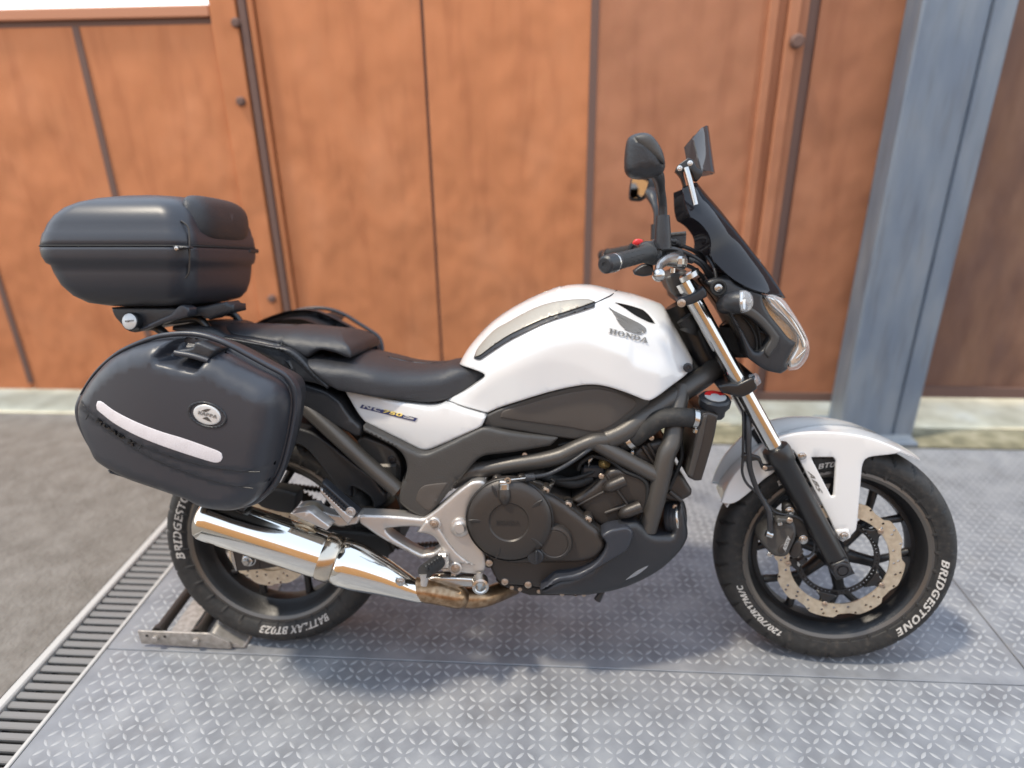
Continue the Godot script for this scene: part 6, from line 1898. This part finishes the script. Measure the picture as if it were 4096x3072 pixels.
		flat_text(o, "lettering", "ROAD K", "sans heavy", Vector2(-0.1923, 0.7294), Vector2(0.0899, -0.0474), Vector2(0.0061, 0.0096), on.call(0.0012), 0.003, M.black_paint, 0.02)
		s = stn()
		for q in [pv3([-0.1948, 0.7489, 0.45, -0.202, 0.7381, 0.45]), pv3([-0.0779, 0.6921, 0.455, -0.0893, 0.6776, 0.455])]:
			tube(s, q, 0.0011, 6)
		part("name_frame", s, M.dark, o)
	s = stn()
	plate(s, [-0.2254, 0.6005, -0.1629, 0.582, -0.0775, 0.5599, -0.0492, 0.5509, -0.0524, 0.5479, -0.0524, 0.5479, -0.1062, 0.5642, -0.1633, 0.5776, -0.2202, 0.5938, -0.2202, 0.5938], 0.28, 0.37, 0.003)
	part("bottom_feet", s, M.black, o)

func top_case() -> void:
	var o := thing("top_case", "large black top case with a back pad on the rack behind the seat", "top case")
	lean_root(o)
	# horizontal outlines stacked from the floor to the lid: height, rear x, front x, half width, corner radius
	var floor_y := 0.9569
	var levels := [[0.9526, -0.3376, -0.165, 0.11], [0.9537, -0.3727, -0.145, 0.14], [0.9619, -0.407, -0.122, 0.165], [0.98, -0.4338, -0.109, 0.18], [1.0065, -0.4545, -0.102, 0.19], [1.0362, -0.466, -0.098, 0.195], [1.0543, -0.4718, -0.096, 0.195], [1.0599, -0.4788, -0.09, 0.201], [1.0756, -0.4856, -0.087, 0.204], [1.0903, -0.4873, -0.087, 0.205], [1.0977, -0.4866, -0.087, 0.205]]
	var upper := [[1.0997, -0.4864, -0.087, 0.205], [1.1146, -0.4831, -0.088, 0.204], [1.1302, -0.4776, -0.09, 0.203], [1.134, -0.4747, -0.092, 0.201], [1.1533, -0.4649, -0.095, 0.199], [1.1725, -0.4504, -0.101, 0.194], [1.1916, -0.4304, -0.11, 0.183], [1.2058, -0.4066, -0.123, 0.165], [1.2168, -0.3771, -0.142, 0.139], [1.2245, -0.342, -0.17, 0.105], [1.2291, -0.3005, -0.21, 0.065], [1.2311, -0.2595, -0.26, 0.025]]
	for k in 2:
		var rings := []
		for l in (levels if k == 0 else upper):
			rings.append(plan_ring(l))
		var s := stn()
		loft(s, rings)
		part("lower_shell" if k == 0 else "lid", s, M.case, o)
	# front of the case: panel joint, back pad, clasps
	var s := stn()
	var pad := []
	for i in 11:
		var t := i / 10.0
		var a := t * PI
		var pr := []
		for j in 32:
			var b := TAU * j / 32
			var cx := signf(cos(b)) * pow(absf(cos(b)), 0.55)
			var sx := signf(sin(b)) * pow(absf(sin(b)), 0.55)
			var shrink := pow(sin(maxf(0.02, a * 0.5 + PI / 2)), 0.5) if t > 0.0 else 1.0
			pr.append(Vector3(-0.118 + 0.046 * sin(t * PI / 2) - 0.012 * sx * sx * shrink, 1.1664 + 0.062 * sx * shrink, -0.150 * cx * shrink))
		pad.append(pr)
	loft(s, pad)
	part("back_pad", s, M.vinyl, o)
	s = stn()
	tube(s, pv3([-0.1096, 1.1585, 0.182, -0.0988, 1.1502, 0.18, -0.0939, 1.1361, 0.179, -0.0947, 1.095, 0.181, -0.1034, 1.044, 0.175, -0.112, 1.0278, 0.174, -0.1217, 1.0207, 0.176]), 0.0022, 8)
	part("panel_joint", s, M.frame, o)
	for z in [0.18, -0.15]:
		s = stn()
		if z > 0:
			plate(s, [-0.1198, 1.1001, -0.1198, 1.1001, -0.1131, 1.1014, -0.0806, 1.0983, -0.0806, 1.0983, -0.0803, 1.0939, -0.0803, 1.0939, -0.1107, 1.092, -0.117, 1.0945, -0.117, 1.0945], 0.19, 0.211, 0.003)
		else:
			block(s, Vector3(-0.092, 1.0935, z), Vector3(0.016, 0.012, 0.06), 0.003)
		part("hinge", s, M.black, o)
	bolt(o, Vector3(-0.1095, 1.0941, 0.212), 0.004, M.silver)
	s = stn()
	var seam := []
	for v: Vector3 in plan_ring([1.0988, -0.4865, -0.087, 0.2045]):
		seam.append(v + Vector3(0, 0.0015, 0))
	seam.append(seam[0])
	tube(s, seam, 0.0022, 6, false)
	part("lid_seal", s, M.dark, o)

func plan_ring(l: Array) -> Array:
	# rounded rectangle, anticlockwise seen from above when stacked upwards; the case tilts with its rack
	var ring := []
	var x0: float = l[1]
	var x1: float = l[2]
	var w: float = l[3]
	var r := minf(0.070, w * 0.8)
	var rf := minf(0.055, w * 0.8)
	for q in [[x1 - rf, -(w - rf), rf, PI / 2, 0.0], [x1 - rf, w - rf, rf, 0.0, -PI / 2], [x0 + r, w - r, r, -PI / 2, -PI], [x0 + r, -(w - r), r, -PI, -PI * 1.5]]:
		for i in 9:
			var a: float = lerpf(q[3], q[4], i / 8.0)
			ring.append(Vector3(q[0] + q[2] * cos(a), l[0] - 0.02 * 0.0, q[1] - q[2] * sin(a)))
	ring.reverse()
	return ring

# ---------------------------------------------------------------- the wheel chock
func chock() -> void:
	var o := thing("wheel_chock", "worn steel wheel chock with rollers on the floor at the rear tyre", "wheel chock")
	var s := stn()
	var f := Transform3D(Basis(), Vector3(0, 0, 0))
	# plates stand on edge along the bike; the near one shows its bolts
	var fx0 := -0.3861
	var fx1 := -0.1441
	var zz := 0.0792
	for z in [zz, zz - 0.40]:
		s = stn()
		plate(s, [fx0, 0.012, fx0, 0.012, fx1 + 0.02, 0.004, fx1 + 0.02, 0.004, fx1 + 0.02, 0.028, fx1 + 0.02, 0.028, fx1 - 0.035, 0.058, fx1 - 0.035, 0.058, fx0, 0.058, fx0, 0.058], z - 0.005, z, 0.001)
		part("side_plate", s, M.steel, o)
		if z == zz:
			for q in [[fx0 + 0.050, 0.037], [fx1 - 0.075, 0.032]]:
				s = stn()
				lathe(s, pv([0.010, -0.001, 0.010, 0.008, 0.008, 0.010, 0, 0.010]), 6, facing(Vector3(q[0], q[1], z)))
				part("bolt", s, M.steel, o)
			for q in [[fx0 + 0.024, 0.043], [fx0 + 0.076, 0.042]]:
				s = stn()
				lathe(s, pv([0.0045, -0.001, 0.0045, 0.0006, 0, 0.0006]), 12, facing(Vector3(q[0], q[1], z)))
				part("bolt_hole", s, M.dark, o)
	for x in [fx0 + 0.055, fx1 - 0.070]:
		s = stn()
		lathe(s, pv([0, 0.0, 0.020, 0.0, 0.020, 0.012, 0.015, 0.014, 0.015, 0.38, 0, 0.38]), 24, facing(Vector3(x, 0.050, zz - 0.392)))
		lathe(s, pv([0, 0.0, 0.019, 0.0, 0.019, 0.014, 0.015, 0.014]), 24, facing(Vector3(x, 0.050, zz - 0.020)))
		part("roller", s, M.engine, o)
	s = stn()
	block(s, Vector3((fx0 + fx1) / 2 - 0.005, 0.046, zz - 0.2), Vector3(0.060, 0.006, 0.388), 0.002)
	part("centre_plate", s, M.steel, o)
	s = stn()
	var w := [Vector3(fx1 - 0.030, 0.056, 0), Vector3(fx1 + 0.058, 0.003, 0), Vector3(fx1 - 0.030, 0.003, 0)]
	plate(s, [w[0].x, w[0].y, w[0].x, w[0].y, w[1].x, w[1].y, w[1].x, w[1].y, w[2].x, w[2].y, w[2].x, w[2].y], zz - 0.39, zz - 0.007, 0.001)
	part("ramp", s, M.steel, o)
